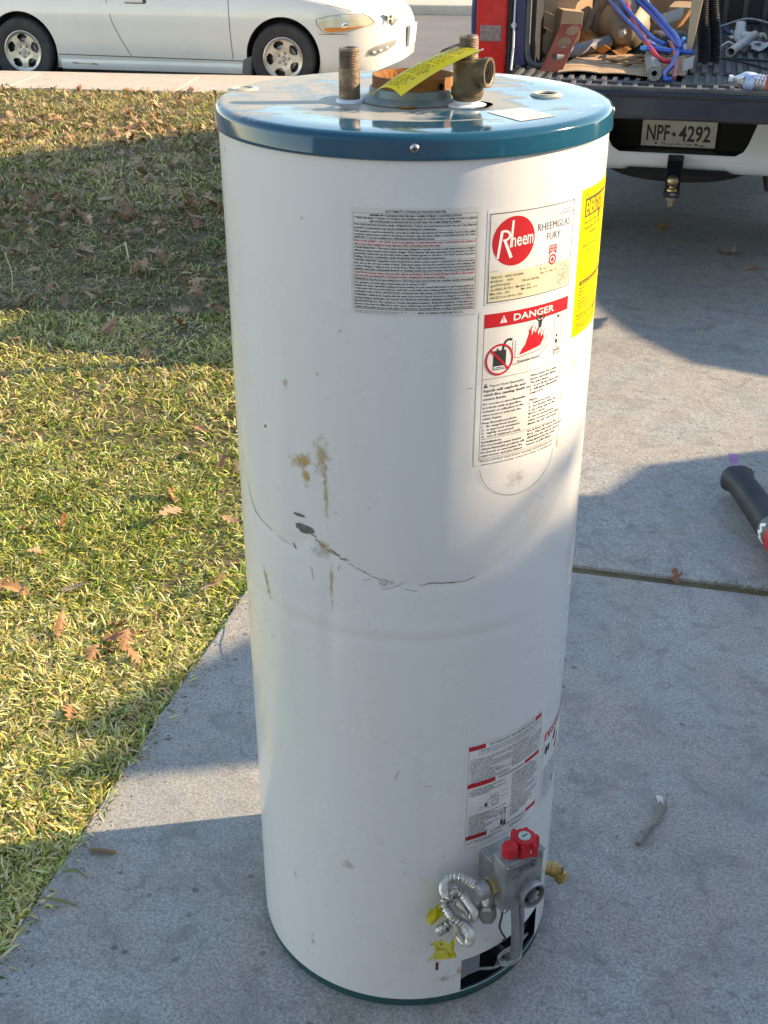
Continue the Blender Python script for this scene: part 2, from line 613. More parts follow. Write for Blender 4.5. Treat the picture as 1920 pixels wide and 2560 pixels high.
OP = (20.3, 62.0, .022, .092)      # burner opening: angles and heights
thg = np.unique(np.concatenate([np.linspace(-180, 180, 241)[:-1], [OP[0], OP[1]]]))
zg = np.unique(np.concatenate([np.linspace(.02, 1.374, 190), [OP[2], OP[3]]]))
T_, Z_ = np.meshgrid(thg, zg)
RR = R + body_disp(T_, Z_)
edge = np.clip(np.minimum((Z_ - .02) / .03, (1.374 - Z_) / .03), 0, 1)
near_op = ((T_ > OP[0] - 6) & (T_ < OP[1] + 6) & (Z_ < OP[3] + .02))
RR = R + (RR - R) * edge * (1 - near_op * 1.0)
A_ = np.radians(T_)
vs = np.stack([RR * np.sin(A_), -RR * np.cos(A_), Z_], -1).reshape(-1, 3)
nt_, nz_ = len(thg), len(zg)
fs = []
for j in range(nz_ - 1):
    zc = (zg[j] + zg[j + 1]) / 2
    for i in range(nt_):
        i2 = (i + 1) % nt_
        tc_ = (thg[i] + (thg[i2] if i2 else thg[i2] + 360)) / 2
        if OP[0] < tc_ < OP[1] and OP[2] < zc < OP[3]:
            continue
        if 10.3 < tc_ < 11.6 and .083 < zc < .102 and False:
            continue
        fs.append((j * nt_ + i, j * nt_ + i2, (j + 1) * nt_ + i2, (j + 1) * nt_ + i))
b_ = MB()
b_.v = [tuple(p) for p in vs]
b_.f = fs
b_.build('jacket', M['enamel'], heater, smooth=True, flip=False)

# lid
m = mat('teal_paint', (.004, .075, .13), .14, spec=.35, coat=.1)
n = NB(m)
co = n.co()
xyz = n.sep(n.tc.outputs['Object'])
nz = n.sep(n.tc.outputs['Normal'])[2]
dn = n.noise(n.co((1, 1.6, 1)), 11.0, 8, .62, .8)
fr = n.rng(xyz[1], -.20, -.08)                       # front strip wiped clean, dust lies further back
fx = n.rng(xyz[0], .21, .10)
dm = n.math('MULTIPLY', n.rng(n.math('ADD', dn, n.math('MULTIPLY', n.math('MULTIPLY', fr, fx), .24)), .63, .74), n.rng(nz, .7, .95))
dm = n.math('MULTIPLY', dm, .92)
c = n.mix(n.rng(n.noise(co, 40, 6, .7), .55, .75, 0, .4), (.004, .072, .125), (.02, .12, .16))
c = n.mix(dm, c, (.36, .335, .285))
c = n.mix(n.math('MULTIPLY', n.rng(n.noise(co, 22, 6, .7), .63, .74), n.rng(nz, .7, .95)), c, (.30, .24, .17))
n.set('Base Color', c)
n.set('Roughness', n.rng(dm, 0, 1, .10, .75))
n.bump(n.noise(co, 18.0, 3, .5), .04, .01)
M['teal'] = m
lid = MB()
RL = R + .0035
prof = [(0, 1.3965), (.10, 1.3972), (.20, 1.3985), (RL - .012, 1.400), (RL - .006, 1.3992), (RL - .002, 1.3965), (RL, 1.392), (RL, 1.3785),
        (RL + .0008, 1.3765), (RL + .0008, 1.3725), (RL - .0005, 1.3715), (R - .004, 1.3715)]
lid.lathe(prof, 160)
lido = lid.build('lid', M['teal'], heater, smooth=True, angle=50)
for th_ in (-1.0, 87.0, 178.0):
    X = axis_m(cp(th_, RL, 1.3855), cp(th_, 1, 0))
    sc_ = MB().lathe([(0, .003), (.0025, .0029), (.0045, .002), (.0056, .0002), (.0056, -.001)], 20, X).build('lid_screw', M['steel'], lido, smooth=True)
    MB().box(-.003, .003, -.0007, .0007, .0026, .0033, X).box(-.0007, .0007, -.003, .003, .0026, .0033, X).build('slot', M['void'], sc_)
# flue collar
M['rust'] = mat('rusty_steel', (.23, .11, .045), .8, .3, var=(.42, .17, .035), scale=40, var2=(.12, .07, .045), scale2=60, bump=.3, bscale=200)
M['greypaint'] = mat('dusty_grey_steel', (.10, .18, .20), .5, .2, var=(.26, .27, .25), scale=26, bump=.1)
fl_ = MB().lathe([(.070, 1.398), (.064, 1.402), (.0585, 1.4045), (.057, 1.4135), (.0545, 1.4145)], 64, caps=False)
fl_.lathe([(.0545, 1.4145), (.0545, 1.398)], 64, caps=False)
fo = fl_.build('flue_collar', M['greypaint'], heater, smooth=True)
MB().lathe([(.0535, 1.36), (.0535, 1.4285), (.0515, 1.4285), (.0515, 1.30), (.0, 1.30)], 64, caps=False).build('flue_ring', M['rust'], fo, smooth=True, flip=False)
MB().lathe([(0, .0003), (.004, .0003)], 12, axis_m(cp(38, .0537, 1.419), cp(38, 1, 0))).build('screw_hole', M['void'], fo)
# pipe nipples
M['pipe'] = mat('rusty_pipe', (.17, .115, .075), .5, .75, var=(.34, .27, .20), scale=45, var2=(.08, .05, .035), scale2=70, bump=.2, bscale=150)
M['bronze'] = mat('weathered_bronze', (.12, .09, .05), .5, .6, var=(.22, .17, .095), scale=30, var2=(.07, .05, .03), scale2=60, bump=.25, bscale=130)
M['tape'] = mat('white_plastic', (.75, .76, .76), .45, var=(.6, .66, .72), scale=40)


def nipple(x, y, z0, z1, r, parent, m):
    pr = [(r, z0)]
    zt = z1 - .024
    pr.append((r, zt))
    k = 0
    z = zt
    while z < z1 - .002:
        pr += [(r - .0002, z), (r - .0011, z + .0009)]
        z += .0019
    pr += [(r - .0012, z1), (r - .005, z1), (r - .005, z0 + .01), (0, z0 + .01)]
    X = Matrix.Translation((x, y, 0))
    o = MB().lathe(pr, 32, X).build('pipe_nipple', m, parent, smooth=True, flip=False, angle=30)
    return o


np1 = nipple(-.044 - HX, 1.606 - HY, 1.396, 1.4625, .0136, heater, M['pipe'])
MB().lathe([(.018, 1.396), (.017, 1.4000), (.0140, 1.4012)], 32, Matrix.Translation((-.044 - HX, 1.606 - HY, 0))).build('pipe_gasket', M['tape'], np1, smooth=True)
tx, ty = .104 - HX, 1.572 - HY
X = Matrix.Translation((tx, ty, 0))
tee = MB().lathe([(.0, 1.403), (.0145, 1.403), (.0165, 1.4045), (.0205, 1.412), (.0205, 1.419), (.0185, 1.423), (.0185, 1.4515), (.0165, 1.4525)], 32, X)
ba = rad(-27)
bd = Vector((cos(ba), sin(ba), 0))
tee.lathe([(.0160, 0), (.0160, .021), (.0180, .022), (.0180, .0290), (.0150, .0290)], 32, axis_m((tx, ty, 1.4385), bd), caps=False)
teeo = tee.build('relief_valve_tee', M['bronze'], heater, smooth=True)
bore = [(.0150, .0290)]
for k in range(5):
    bore += [(.0150 - .0012, .0280 - k * .003), (.0150, .0265 - k * .003)]
bore += [(.0135, .008), (0, .008)]
MB().lathe(bore, 32, axis_m((tx, ty, 1.4385), bd), caps=False).build('threaded_outlet', M['pipe'], teeo, smooth=False, flip=False)
nipple(tx, ty, 1.452, 1.4805, .0125, teeo, M['pipe'])
MB().lathe([(.0245, 1.3975), (.0245, 1.3995), (.0165, 1.401), (.0165, 1.4045)], 32, X).build('pipe_gasket', M['tape'], teeo, smooth=True)
MB().lathe([(.0, 1.3993), (.025, 1.3993)], 32, Matrix.Translation((tx + .008, ty + .002, 0))).build('lid_hole', M['void'], lido)
MB().lathe([(0, 1.3990), (.011, 1.3995), (.014, 1.3985)], 24, Matrix.Translation((.03 - HX, 1.562 - HY, 0))).build('anode_plug', M['rust'], lido, smooth=True)
M['cap'] = mat('yellowed_plastic', (.55, .53, .40), .5, var=(.42, .41, .32), scale=20)
for (x, y) in ((-.189, 1.694), (.213, 1.65)):
    MB().lathe([(.012, 1.3995), (.0135, 1.4015), (.0185, 1.4015), (.0215, 1.3985)], 32, caps=False, X= Matrix.Translation((x - HX, y - HY, 0))).build('knockout_ring', M['cap'], lido, smooth=True)
STK = [(.125, 1.526), (.160, 1.457), (.206, 1.490), (.172, 1.557)]
M['paper'] = mat('aged_paper', (.58, .58, .56), .7, var=(.50, .50, .48), scale=40)
MB().add([(STK[k][0] - HX, STK[k][1] - HY, (1.3981, 1.3992, 1.3994, 1.3983)[k]) for k in range(4)], [(0, 1, 2, 3)]).build('paper_sticker', M['paper'], lido, flip=False)

# base
MB().lathe([(R - .022, 0.0), (R - .004, 0.0), (R - .0015, .004), (R - .0015, .0205), (R - .005, .0205), (R - .005, .004)], 128, closed=True).build('base_ring', mat('base_teal', (.006, .075, .095), .3, var=(.02, .1, .11), scale=20, var2=(.1, .09, .07), scale2=14, thr2=(.6, .8)), heater, smooth=True)
# burner chamber seen through the opening
ch = MB()
for j in range(24):
    pass
ch.lathe([(R - .055, .015), (R - .055, .13), (R - .002, .13)], 48, None, False, rad(OP[0] - 4 - 90), rad(OP[1] + 4 - 90))
cho = ch.build('burner_chamber', M['void'], heater, flip=False)
MB().lathe([(R - .001, .004), (R - .06, .016)], 48, None, False, rad(OP[0] - 4 - 90), rad(OP[1] + 4 - 90)).build('chamber_floor', M['void'], cho, flip=False)
M['galv'] = mat('galvanised_sheet', (.42, .46, .49), .4, .8, var=(.30, .33, .36), scale=25, var2=(.25, .14, .07), scale2=20, thr2=(.66, .8))


def cyl_sheet(t0, t1, z0, z1, r, nu=10, nv=4):
    return lambda u, v: cp(t0 + (t1 - t0) * u, r, z0 + (z1 - z0) * v)


MB().sheet(cyl_sheet(20.6, 29, .046, .0915, R - .006), 8, 3).build('inner_door', M['galv'], heater, solid=.001)
dr = MB()
pts = [cp(20.5 + k * 2.1, R - .010, .038 + .010 * sin(k * .5) - k * .0006) for k in range(20)]
dr.sweep(smooth_path(pts, 2), .0028, 8)
dr.build('burner_wire', M['zinc'], heater, smooth=True)
MB().sheet(lambda u, v: cp(38 + 22 * u, R - .012 + .004 * v, .024 + (.016 + .012 * sin(u * 5)) * v), 14, 3).build('torn_flap', M['galv'], heater, solid=.0008)
# slot and rivets
MB().sheet(cyl_sheet(10.3, 11.3, .083, .101, R + .0006, 2, 2), 2, 2).build('slot_mark', mat('rust_slot', (.14, .03, .02), .8), heater, flip=False)


# --- labels: flat print wrapped on the jacket
FONT_CACHE = {}


def text_mesh(s, bold=0.0, res=2, shear=0.0):
    key = (s, bold, res, shear)
    if key in FONT_CACHE:
        return FONT_CACHE[key]
    cu = bpy.data.curves.new('t', 'FONT')
    cu.body = s
    cu.resolution_u = res
    cu.offset = bold
    cu.shear = shear
    cu.fill_mode = 'BOTH'
    o = bpy.data.objects.new('t', cu)
    COL.objects.link(o)
    dg = bpy.context.evaluated_depsgraph_get()
    dg.update()
    me = bpy.data.meshes.new_from_object(o.evaluated_get(dg))
    vs_ = np.array([tuple(v.co)[:2] for v in me.vertices]) if len(me.vertices) else np.zeros((0, 2))
    fs_ = [tuple(p.vertices) for p in me.polygons]
    bpy.data.objects.remove(o)
    bpy.data.curves.remove(cu)
    bpy.data.meshes.remove(me)
    FONT_CACHE[key] = (vs_, fs_)
    return vs_, fs_


PRINT = {
    'black': mat('print_black', (.03, .03, .035), .5),
    'red': mat('print_red', (.56, .012, .022), .45),
    'white': mat('print_white', (.80, .80, .78), .45),
    'navy': mat('print_navy', (.06, .06, .14), .5),
    'cream': mat('print_cream', (.72, .68, .46), .55, var=(.66, .60, .40), scale=30),
    'darkyellow': mat('print_dark_on_yellow', (.10, .08, .01), .5),
}
LABELBG = {
    'white': mat('label_white', (.82, .815, .80), .35, coat=.2, var=(.68, .66, .62), scale=14),
    'silver': mat('label_clear', (.72, .70, .66), .38, coat=.2, var=(.66, .63, .59), scale=14),
    'yellow': mat('label_yellow', (.85, .62, .0), .45, var=(.82, .55, .0), scale=10),
}


class Label:
    """2D artwork in mm (x right, y up from the lower left) wrapped on a cylinder or laid on a plane"""
    def __init__(s):
        s.layers = {}

    def _l(s, c, lv):
        return s.layers.setdefault((c, lv), MB())

    def poly(s, pts, c='black', lv=1):
        s._l(c, lv).add([(x, y, 0) for x, y in pts], [tuple(range(len(pts)))])

    def rect(s, x0, y0, x1, y1, c='black', lv=1):
        s.poly([(x0, y0), (x1, y0), (x1, y1), (x0, y1)], c, lv)

    def line(s, x0, y0, x1, y1, w=.25, c='black', lv=1):
        d = Vector((x1 - x0, y1 - y0))
        p = Vector((-d.y, d.x)).normalized() * w / 2
        s.poly([(x0 + p.x, y0 + p.y), (x0 - p.x, y0 - p.y), (x1 - p.x, y1 - p.y), (x1 + p.x, y1 + p.y)][::-1], c, lv)

    def pline(s, pts, w=.25, c='black', lv=1):
        for a, b in zip(pts[:-1], pts[1:]):
            s.line(a[0], a[1], b[0], b[1], w, c, lv)

    def frame(s, x0, y0, x1, y1, w=.3, c='black', lv=1):
        s.rect(x0, y0, x1, y0 + w, c, lv)
        s.rect(x0, y1 - w, x1, y1, c, lv)
        s.rect(x0, y0 + w, x0 + w, y1 - w, c, lv)
        s.rect(x1 - w, y0 + w, x1, y1 - w, c, lv)

    def ring(s, cx, cy, r0, r1, c='red', lv=1, ry=None, n=40):
        k = (ry or r1) / r1
        for i in range(n):
            a, b = 2 * pi * i / n, 2 * pi * (i + 1) / n
            s.poly([(cx + r0 * cos(a), cy + r0 * k * sin(a)), (cx + r1 * cos(a), cy + r1 * k * sin(a)), (cx + r1 * cos(b), cy + r1 * k * sin(b)), (cx + r0 * cos(b), cy + r0 * k * sin(b))], c, lv)

    def disc(s, cx, cy, r, c='red', lv=1, ry=None, n=48):
        ry = ry or r
        s.poly([(cx + r * cos(2 * pi * i / n), cy + ry * sin(2 * pi * i / n)) for i in range(n)], c, lv)

    def text(s, t, x, y, h, w=None, c='black', lv=2, bold=.0, align='L', shear=0.0, res=2, maxw=None):
        """h = cap height in mm; w = stretch the line to this width"""
        v, f = text_mesh(t, bold, res, shear)
        if not len(v):
            return
        sc = h / 0.72
        x0, x1 = v[:, 0].min(), v[:, 0].max()
        sx = (w / (x1 - x0)) if w else sc
        if maxw and (x1 - x0) * sx > maxw:
            sx = maxw / (x1 - x0)
        W = (x1 - x0) * sx
        ox = x - {'L': 0, 'C': W / 2, 'R': W}[align]
        s._l(c, lv).add([(ox + (p[0] - x0) * sx, y + p[1] * sc, 0) for p in v], f)

    def build(s, name, parent, fn, step, xmax, bgc, outline, label=None, lift=.00012):
        """fn(x_mm, y_mm, lift) -> local point"""
        def make(mb, nm, m, par, lv):
            me = bpy.data.meshes.new(nm)
            me.from_pydata(mb.v, [], mb.f)
            bm = bmesh.new()
            bm.from_mesh(me)
            if step:
                x = step
                while x < xmax:
                    bmesh.ops.bisect_plane(bm, geom=bm.verts[:] + bm.edges[:] + bm.faces[:], plane_co=(x, 0, 0), plane_no=(1, 0, 0), dist=1e-5)
                    x += step
            for v_ in bm.verts:
                v_.co = Vector(fn(v_.co.x, v_.co.y, lift * lv))
            bm.normal_update()
            bm.to_mesh(me)
            bm.free()
            o = bpy.data.objects.new(nm, me)
            me.materials.append(m)
            COL.objects.link(o)
            o.parent = par
            return o
        bgm = MB().add([(x, y, 0) for x, y in outline], [tuple(range(len(outline)))])
        base = make(bgm, name, bgc, parent, 0)
        if label:
            base['label'] = label
        for (c, lv), mb in s.layers.items():
            make(mb, c + '_print', PRINT[c], base, lv)['kind'] = 'stuff'
        return base


def rrect(x0, y0, x1, y1, r=2.5, n=4):
    o = []
    for cx, cy, a0 in ((x1 - r, y0 + r, -90), (x1 - r, y1 - r, 0), (x0 + r, y1 - r, 90), (x0 + r, y0 + r, 180)):
        for i in range(n + 1):
            a = rad(a0 + 90 * i / n)
            o.append((cx + r * cos(a), cy + r * sin(a)))
    return o


def on_jacket(th0, z0):
    def fn(x, y, l):
        th = th0 + math.degrees(x / 1000 / R)
        return cp(th, R + .00022 + l, z0 + y / 1000)
    return fn


DEG = R * 1000 * pi / 180      # mm of arc per degree

# A: operating instructions (black print on a clear label)
W_, H_ = 34.8 * DEG, 128.0
la = Label()
la.text('AUTOMATIC STORAGE WATER HEATER', W_ / 2, H_ - 5.2, 3.0, 70, bold=.012, align='C')
top = H_ - 6.6
rows = [
    (['MINIMUM CLEARANCES FROM COMBUSTIBLE CONSTRUCTION', '0" SIDES AND REAR - 3" FRONT OF CONTROL (ON CONTROL BOX) TO CLOSET DOOR - 12" FROM TOP PAN TO CEILING',
      'MAY BE INSTALLED IN AN ALCOVE OR CLOSET AND ON COMBUSTIBLE FLOORING.'], 'black', 'C'),
    (['FOR SAFE INSTALLATION AND OPERATION - Follow the instructions in the Use and Care Manual', 'provided. A replacement copy may be obtained by writing the manufacturer.'], 'black', 'L'),
    (["This appliance must be installed in accordance with the manufacturer's instructions, local codes, utility", 'company requirements, and/or in the absence of local codes, the latest edition of the National Fuel Gas Code,',
      'ANSI Z223.1. Not for installation in a Manufactured Home (Mobile Home).'], 'black', 'L'),
    (['FOR YOUR SAFETY - DO NOT store or use gasoline or other flammable vapors and liquids in the vicinity of', 'this or any other appliance. Keep rags and other combustible materials away.'], 'red', 'L'),
    (['CONDENSATION - This water heater has been designed to operate at lower metal temperatures and higher', 'efficiencies than previous water heater designs. These features will cause quantities of condensation to form,',
      'particularly during start up and heavy water usage. If water appears on the floor - DO NOT assume the tank is', 'leaking. Check for condensation which should stop after tank reaches temperature.'], 'black', 'L'),
    (['WATER LEAKAGE - Regardless of the material from which a water heater is constructed, it will at some time', 'leak, due to the corrosive action of water. This water heater must not be located in an area where leakage will',
      'result in damage to adjacent area or lower floors. When such area cannot be avoided, it is recommended that a', 'suitable catch pan, adequately drained, be installed under the water heater. See Use and Care Manual.'], 'black', 'L'),
    (['CAUTION: Hotter water increases the risk of scald injury. Refer to Scald (Danger Label) on this heater.', 'See Use and Care Manual for instructions before changing the temperature setting.'], 'red', 'L'),
    (['WARNING: Any thermostat setting above 125 F may cause severe burns and consume energy unnecessarily.'], 'black', 'L'),
    (['For operation at outlet water temperature not in excess of 160 F.', 'Suitable for water (potable) heating and space heating. Do not connect this heater to any heating system or',
      'components that have previously been used with a nonpotable water heating appliance. Do not introduce toxic', 'chemicals, such as those used for boiler treatment, into this heater, or the attached space heating loop.'], 'black', 'L'),
    (['WARNING: California law requires that this water heater must be braced, anchored, or strapped to avoid falling or', 'moving during an earthquake. See Use and Care Manual for information regarding correct installation procedures.'], 'black', 'L'),
    (['PROPOSITION 65: This appliance contains fiberglass insulation. Respirable particles of fiberglass are', 'known to the State of California to cause cancer. Exhaust gas from this appliance contains chemicals, including',
      'Carbon Monoxide, known to the State of California to cause birth defects or other reproductive harm.'], 'black', 'L')]
nl = sum(len(r[0]) for r in rows)
lh = (top - 7.5) / (nl + .22 * len(rows))
y = top
la.rect(3.4, 7.2, W_ - 4, 7.5)
la.rect(3.4, top, W_ - 4, top + .3)
la.rect(3.4, 7.2, 3.7, top)
la.rect(W_ - 4.3, 7.2, W_ - 4, top)
for lines, c_, al in rows:
    for i, t in enumerate(lines):
        full = len(t) > 84
        ww = W_ - 10.5
        if al == 'C':
            la.text(t, W_ / 2, y - lh * (i + .86), lh * .62, ww * (1.0 if i == 1 else .74), c=c_, align='C', bold=.03, res=1)
        else:
            la.text(t, 5, y - lh * (i + .86), lh * .62, ww if full else ww * len(t) / 108, c=c_, bold=.03, res=1)
    y -= lh * (len(lines) + .22)
    la.line(3.4, y + .25, W_ - 4, y + .25, .25)
la.text('MAX. WORKING PRESSURE 150 P.S.I.', W_ - 72, 3.0, 2.2, 54, bold=.015, res=1)
la.text('CERTIFIED UNDER ANSI STANDARDS AND LISTED AS WATER HEATER', 5, 4.2, 1.1, 62, res=1)
la.text('FOR POTABLE WATER STORAGE ONLY', 5, 2.2, 1.1, 52, res=1)
la.build('instruction_label', heater, on_jacket(-17.9, 1.190), 5, W_, LABELBG['silver'], rrect(0, 0, W_, H_, 2), 'silvery label packed with small black and red instruction print')

# B: brand and rating plate
W_, H_ = 31.3 * DEG, 114.0
lb = Label()
lb.rect(4.5, 3.5, W_ - 4, 38, 'cream', 1)
lb.frame(3.2, 2.5, W_ - 3, H_ - 4.5, .9, 'navy', 2)
cx, cy = 36.5, 74.5
lb.disc(cx, cy, 29.5, 'red', 1, ry=29.5)
# R drawn with long strokes
lb.poly([(cx - 23.5, cy - 19.5), (cx - 20.2, cy - 19.0), (cx - 15.0, cy + 14.5), (cx - 19.0, cy + 13.5)][::1], 'white', 2)
bowl = [(cx - 19.3, cy + 12.2)] + [(cx - 14 + 9.0 * sin(rad(a)), cy + 7.4 + 7.0 * cos(rad(a))) for a in range(-20, 181, 20)] + [(cx - 17.6, cy + .4), (cx - 17.2, cy + 3.2)] + \
       [(cx - 14 + 6.0 * sin(rad(a)), cy + 7.4 + 4.2 * cos(rad(a))) for a in range(180, -21, -20)]
for i in range(len(bowl) // 2 - 1):
    a0, a1, b0, b1 = bowl[i], bowl[i + 1], bowl[-1 - i], bowl[-2 - i]
    lb.poly([a0, a1, b1, b0], 'white', 2)
lb.poly([(cx - 15.5, cy + 2.4), (cx - 11.6, cy + 2.4), (cx - 1.5, cy - 19.0), (cx - 5.6, cy - 20.3)], 'white', 2)
# tall stem of the h, then heem
lb.poly([(cx - 6.2, cy - 7.5), (cx - 2.9, cy - 7.1), (cx - 1.0, cy + 25), (cx - 4.0, cy + 24.2)], 'white', 2)
for (x0_, ch_, w_) in ((-4.0, 'n', 6.2), (3.4, 'e', 6.8), (11.0, 'e', 6.8), (18.4, 'm', 8.8)):
    lb.text(ch_, cx + x0_, cy - 6.6 + .12 * x0_ * .4, 17.0, w_, 'white', 3, bold=.012)
lb.text('THE #1 CHOICE', W_ - 26, H_ - 14.5, 2.4, 20, 'navy', res=1)
lb.text('OF PLUMBING PROFESSIONALS', W_ - 26 - 8, H_ - 18.8, 2.2, 34, 'navy', res=1)
lb.text('RHEEMGLAS', W_ / 2 + 1.5, H_ - 33, 9.0, 57, 'navy', bold=-.004)
lb.text('FURY', W_ / 2 + 17, H_ - 46, 9.0, 24, 'navy', bold=-.004)
ex, ey = W_ / 2 + 29, 45.5
for k, (q0, q1) in enumerate(((0, 2.6), (4.4, 6.6))):
    if k == 0:
        lb.disc(ex, ey - 3, 2.6, 'red', 1)
    else:
        lb.ring(ex, ey - 3, q0, q1, 'red', 1)
lb.poly([(ex - 6.6, ey + 1), (ex - 6.6, ey + 15), (ex + 6.6, ey + 15), (ex + 6.6, ey + 1), (ex + 4, ey + 5.6), (ex, ey + 7), (ex - 4, ey + 5.6)][::-1], 'red', 1)
lb.text('ENERGY', ex, ey + 11.4, 2.6, 11, 'white', 3, align='C', bold=.01)
lb.text('MISER', ex, ey + 7.8, 2.4, 9, 'white', 3, align='C', bold=.01)
lb.text('RHEEM MANUFACTURING CO. WATER HEATER DIVISION', W_ / 2 + 1, 39.2, 1.2, 62, 'navy', res=1)
lb.text('FORM N-2', 6, 40, 1.2, 10, 'navy', res=1)
ly = 32
for l_, r_, rx in (('SERIAL NO.    RHNG 0102128586', 'R - 6.7', 78), ('MODEL NO.      41V50', 'Cap. U.S. Gals.  50', 78), ('Input BTUH 42,000', 'TYPE GAS - NATURAL', 50),
                   ('Gas PRESS. IN. W.C. - Manifold - 4.0', '', 0), ('Max. Inlet - 14.0', 'Min. Inlet - 5.0', 50), ('ANS Z21.10.1a CSA 4.1a - 2000', '', 0)):
    lb.text(l_, 7, ly, 2.9, len(l_) * 1.55, 'black', 3, bold=.006, res=1)
    if r_:
        lb.text(r_, rx, ly + 1.0, 2.9, len(r_) * 1.5, 'black', 3, bold=.006, res=1)
    ly -= 5.0
sx_, sy_ = W_ - 18, 19
lb.ring(sx_, sy_, 11.0, 11.5, 'navy', 3)
lb.ring(sx_, sy_, 7.8, 8.2, 'navy', 3)
star = [(sx_ + 7.8 * sin(rad(144 * k)), sy_ + 7.8 * cos(rad(144 * k))) for k in range(6)]
lb.pline(star, .4, 'navy', 3)
lb.text('G', sx_, sy_ - 1.2, 2.8, None, 'navy', 3, align='C')
lb.text('MADE IN AMERICA', sx_, sy_ + 13.5, 1.4, 17, 'navy', 3, align='C', res=1)
lb.build('brand_label', heater, on_jacket(18.8, 1.199), 5, W_, LABELBG['white'], rrect(0, 0, W_, H_, 2), 'white label with round red logo and cream rating panel')

# C: danger label
W_, H_ = 33.2 * DEG, 205.0
lc = Label()
lc.rect(7, H_ - 21, W_ - 4, H_ - 4, 'red', 1)
lc.text('DANGER', W_ / 2 - 26, H_ - 16.6, 8.6, 66, 'white', 3, bold=.018)
tx_ = W_ / 2 - 40
lc.poly([(tx_ - 5, H_ - 17.2), (tx_ + 5, H_ - 17.2), (tx_, H_ - 7.5)], 'white', 2)
lc.rect(tx_ - .6, H_ - 13.6, tx_ + .6, H_ - 10.2, 'red', 3)
lc.rect(tx_ - .6, H_ - 16.2, tx_ + .6, H_ - 14.8, 'red', 3)
lc.frame(7, 7, W_ - 4, H_ - 21, .5)
DY = H_ - 88
lc.rect(7, DY, W_ - 4, DY + .5)
# picture: gas can in a barred circle, fumes, flames, figure, heater
gx, gy = 30, DY + 24
lc.rect(gx - 9, gy - 13, gx + 9, gy + 12, 'black', 1)
lc.rect(gx - 8, gy - 12, gx + 8, gy - 8.4, 'white', 2)
lc.text('FLAMMABLES', gx, gy - 11.2, 1.9, 14, 'black', 3, align='C', bold=.01, res=1)
lc.rect(gx - 4.5, gy + 12, gx - 2, gy + 14.6)
sp = [(gx + 4, gy + 12), (gx + 5, gy + 18), (gx + 8, gy + 23), (gx + 12, gy + 24.5), (gx + 17, gy + 23.5)]
lc.pline(sp, 3.2, 'black', 1)
lc.ring(gx, gy, 17.2, 19.6, 'red', 3, ry=20.5)
lc.line(gx - 13, gy + 13.5, gx + 13, gy - 13.5, 2.6, 'red', 3)
wav = [(gx + 18 + 1.1 * math.sin(k * 1.9), gy + 22 - k * 1.55) for k in range(21)] + [(gx + 21 + k * 1.6, gy - 10 + .9 * math.sin(k * 1.9) + .13 * k) for k in range(26)] + \
      [(gx + 63 + k * 1.1, gy - 6 + k * .95 + math.sin(k * 1.9) * .8) for k in range(14)]
lc.pline(wav, .7)
wav2 = [(gx + 22 + 1.0 * math.sin(k * 1.9), gy + 21 - k * 1.4) for k in range(17)] + [(gx + 25 + k * 1.6, gy - 2 + .9 * math.sin(k * 1.9) + .16 * k) for k in range(24)] + [(gx + 63 + k * 1.0, gy + 2 + k * 1.0) for k in range(12)]
lc.pline(wav2, .6)
lc.text('Flammable Vapors', gx + 26, gy - 8.4, 3.2, 36, 'black', 2)
FLM = [(28, 0), (62, 6), (68, 15), (66, 22), (63, 17), (61, 26), (58, 19), (56, 31), (53, 24), (50, 29), (47, 21), (46, 35), (42, 26), (39, 18), (37, 12), (33, 8)]
lc.poly([(gx + a, gy + b + 1) for a, b in FLM], 'red', 1)
for a, b, h2 in ((41, 28, 8), (46.5, 33, 7), (62, 25, 7), (66, 22, 8), (71, 14, 6), (51, 30, 6)):
    lc.poly([(gx + a, gy + b), (gx + a + 1.6, gy + b), (gx + a + 2.2, gy + b + h2)], 'red', 1)
fx_, fy_ = gx + 60, gy + 39
lc.disc(fx_, fy_ + 5.5, 2.9, 'black', 2)
lc.poly([(fx_ - 3.5, fy_ + 2), (fx_ + 4, fy_ + 2), (fx_ + 2, fy_ - 8), (fx_ - 2.6, fy_ - 9)], 'black', 1)
lc.pline([(fx_ - 3, fy_ + 1), (fx_ - 7.5, fy_ + 5), (fx_ - 4, fy_ + 12), (fx_ - 2, fy_ + 13)], 1.8)
lc.pline([(fx_ + 3, fy_ + 1), (fx_ + 7.5, fy_ + 4), (fx_ + 6.5, fy_ + 11)], 1.8)
lc.poly([(fx_ - 2.6, fy_ - 6), (fx_ + 1, fy_ - 6), (fx_ - 3, fy_ - 13)], 'black', 1)
hx_ = W_ - 30
lc.frame(hx_, DY + 18, hx_ + 15, DY + 61, .6)
lc.rect(hx_ + 5, DY + 61, hx_ + 9, DY + 64)
lc.frame(hx_ + 1, DY + 12, hx_ + 14, DY + 18, .7)
for k in range(5):
    lc.line(hx_ + 2 + k * 2.2, DY + 13, hx_ + 4 + k * 2.2, DY + 19, .6)
lc.rect(hx_ + 4, DY + 27, hx_ + 8.5, DY + 32)
lc.rect(hx_ + 5, DY + 35, hx_ + 8, DY + 39)
lc.pline([(hx_ + 6, DY + 27), (hx_ + 7, DY + 22), (hx_ + 11, DY + 20)], .8)
# text blocks
lc.poly([(9.5, DY - 11), (15.5, DY - 11), (12.5, DY - 5)], 'black', 1)
lc.rect(12.2, DY - 9, 12.8, DY - 6.8, 'white', 2)


def block(lbl, lines, x, y, h, dy, k=.82, c='black'):
    for t in lines:
        if t:
            lbl.text(t, x, y, h * 1.08, max(2.0, len(t) * h * k), c, 2, res=1, bold=.022)
        y -= dy
    return y


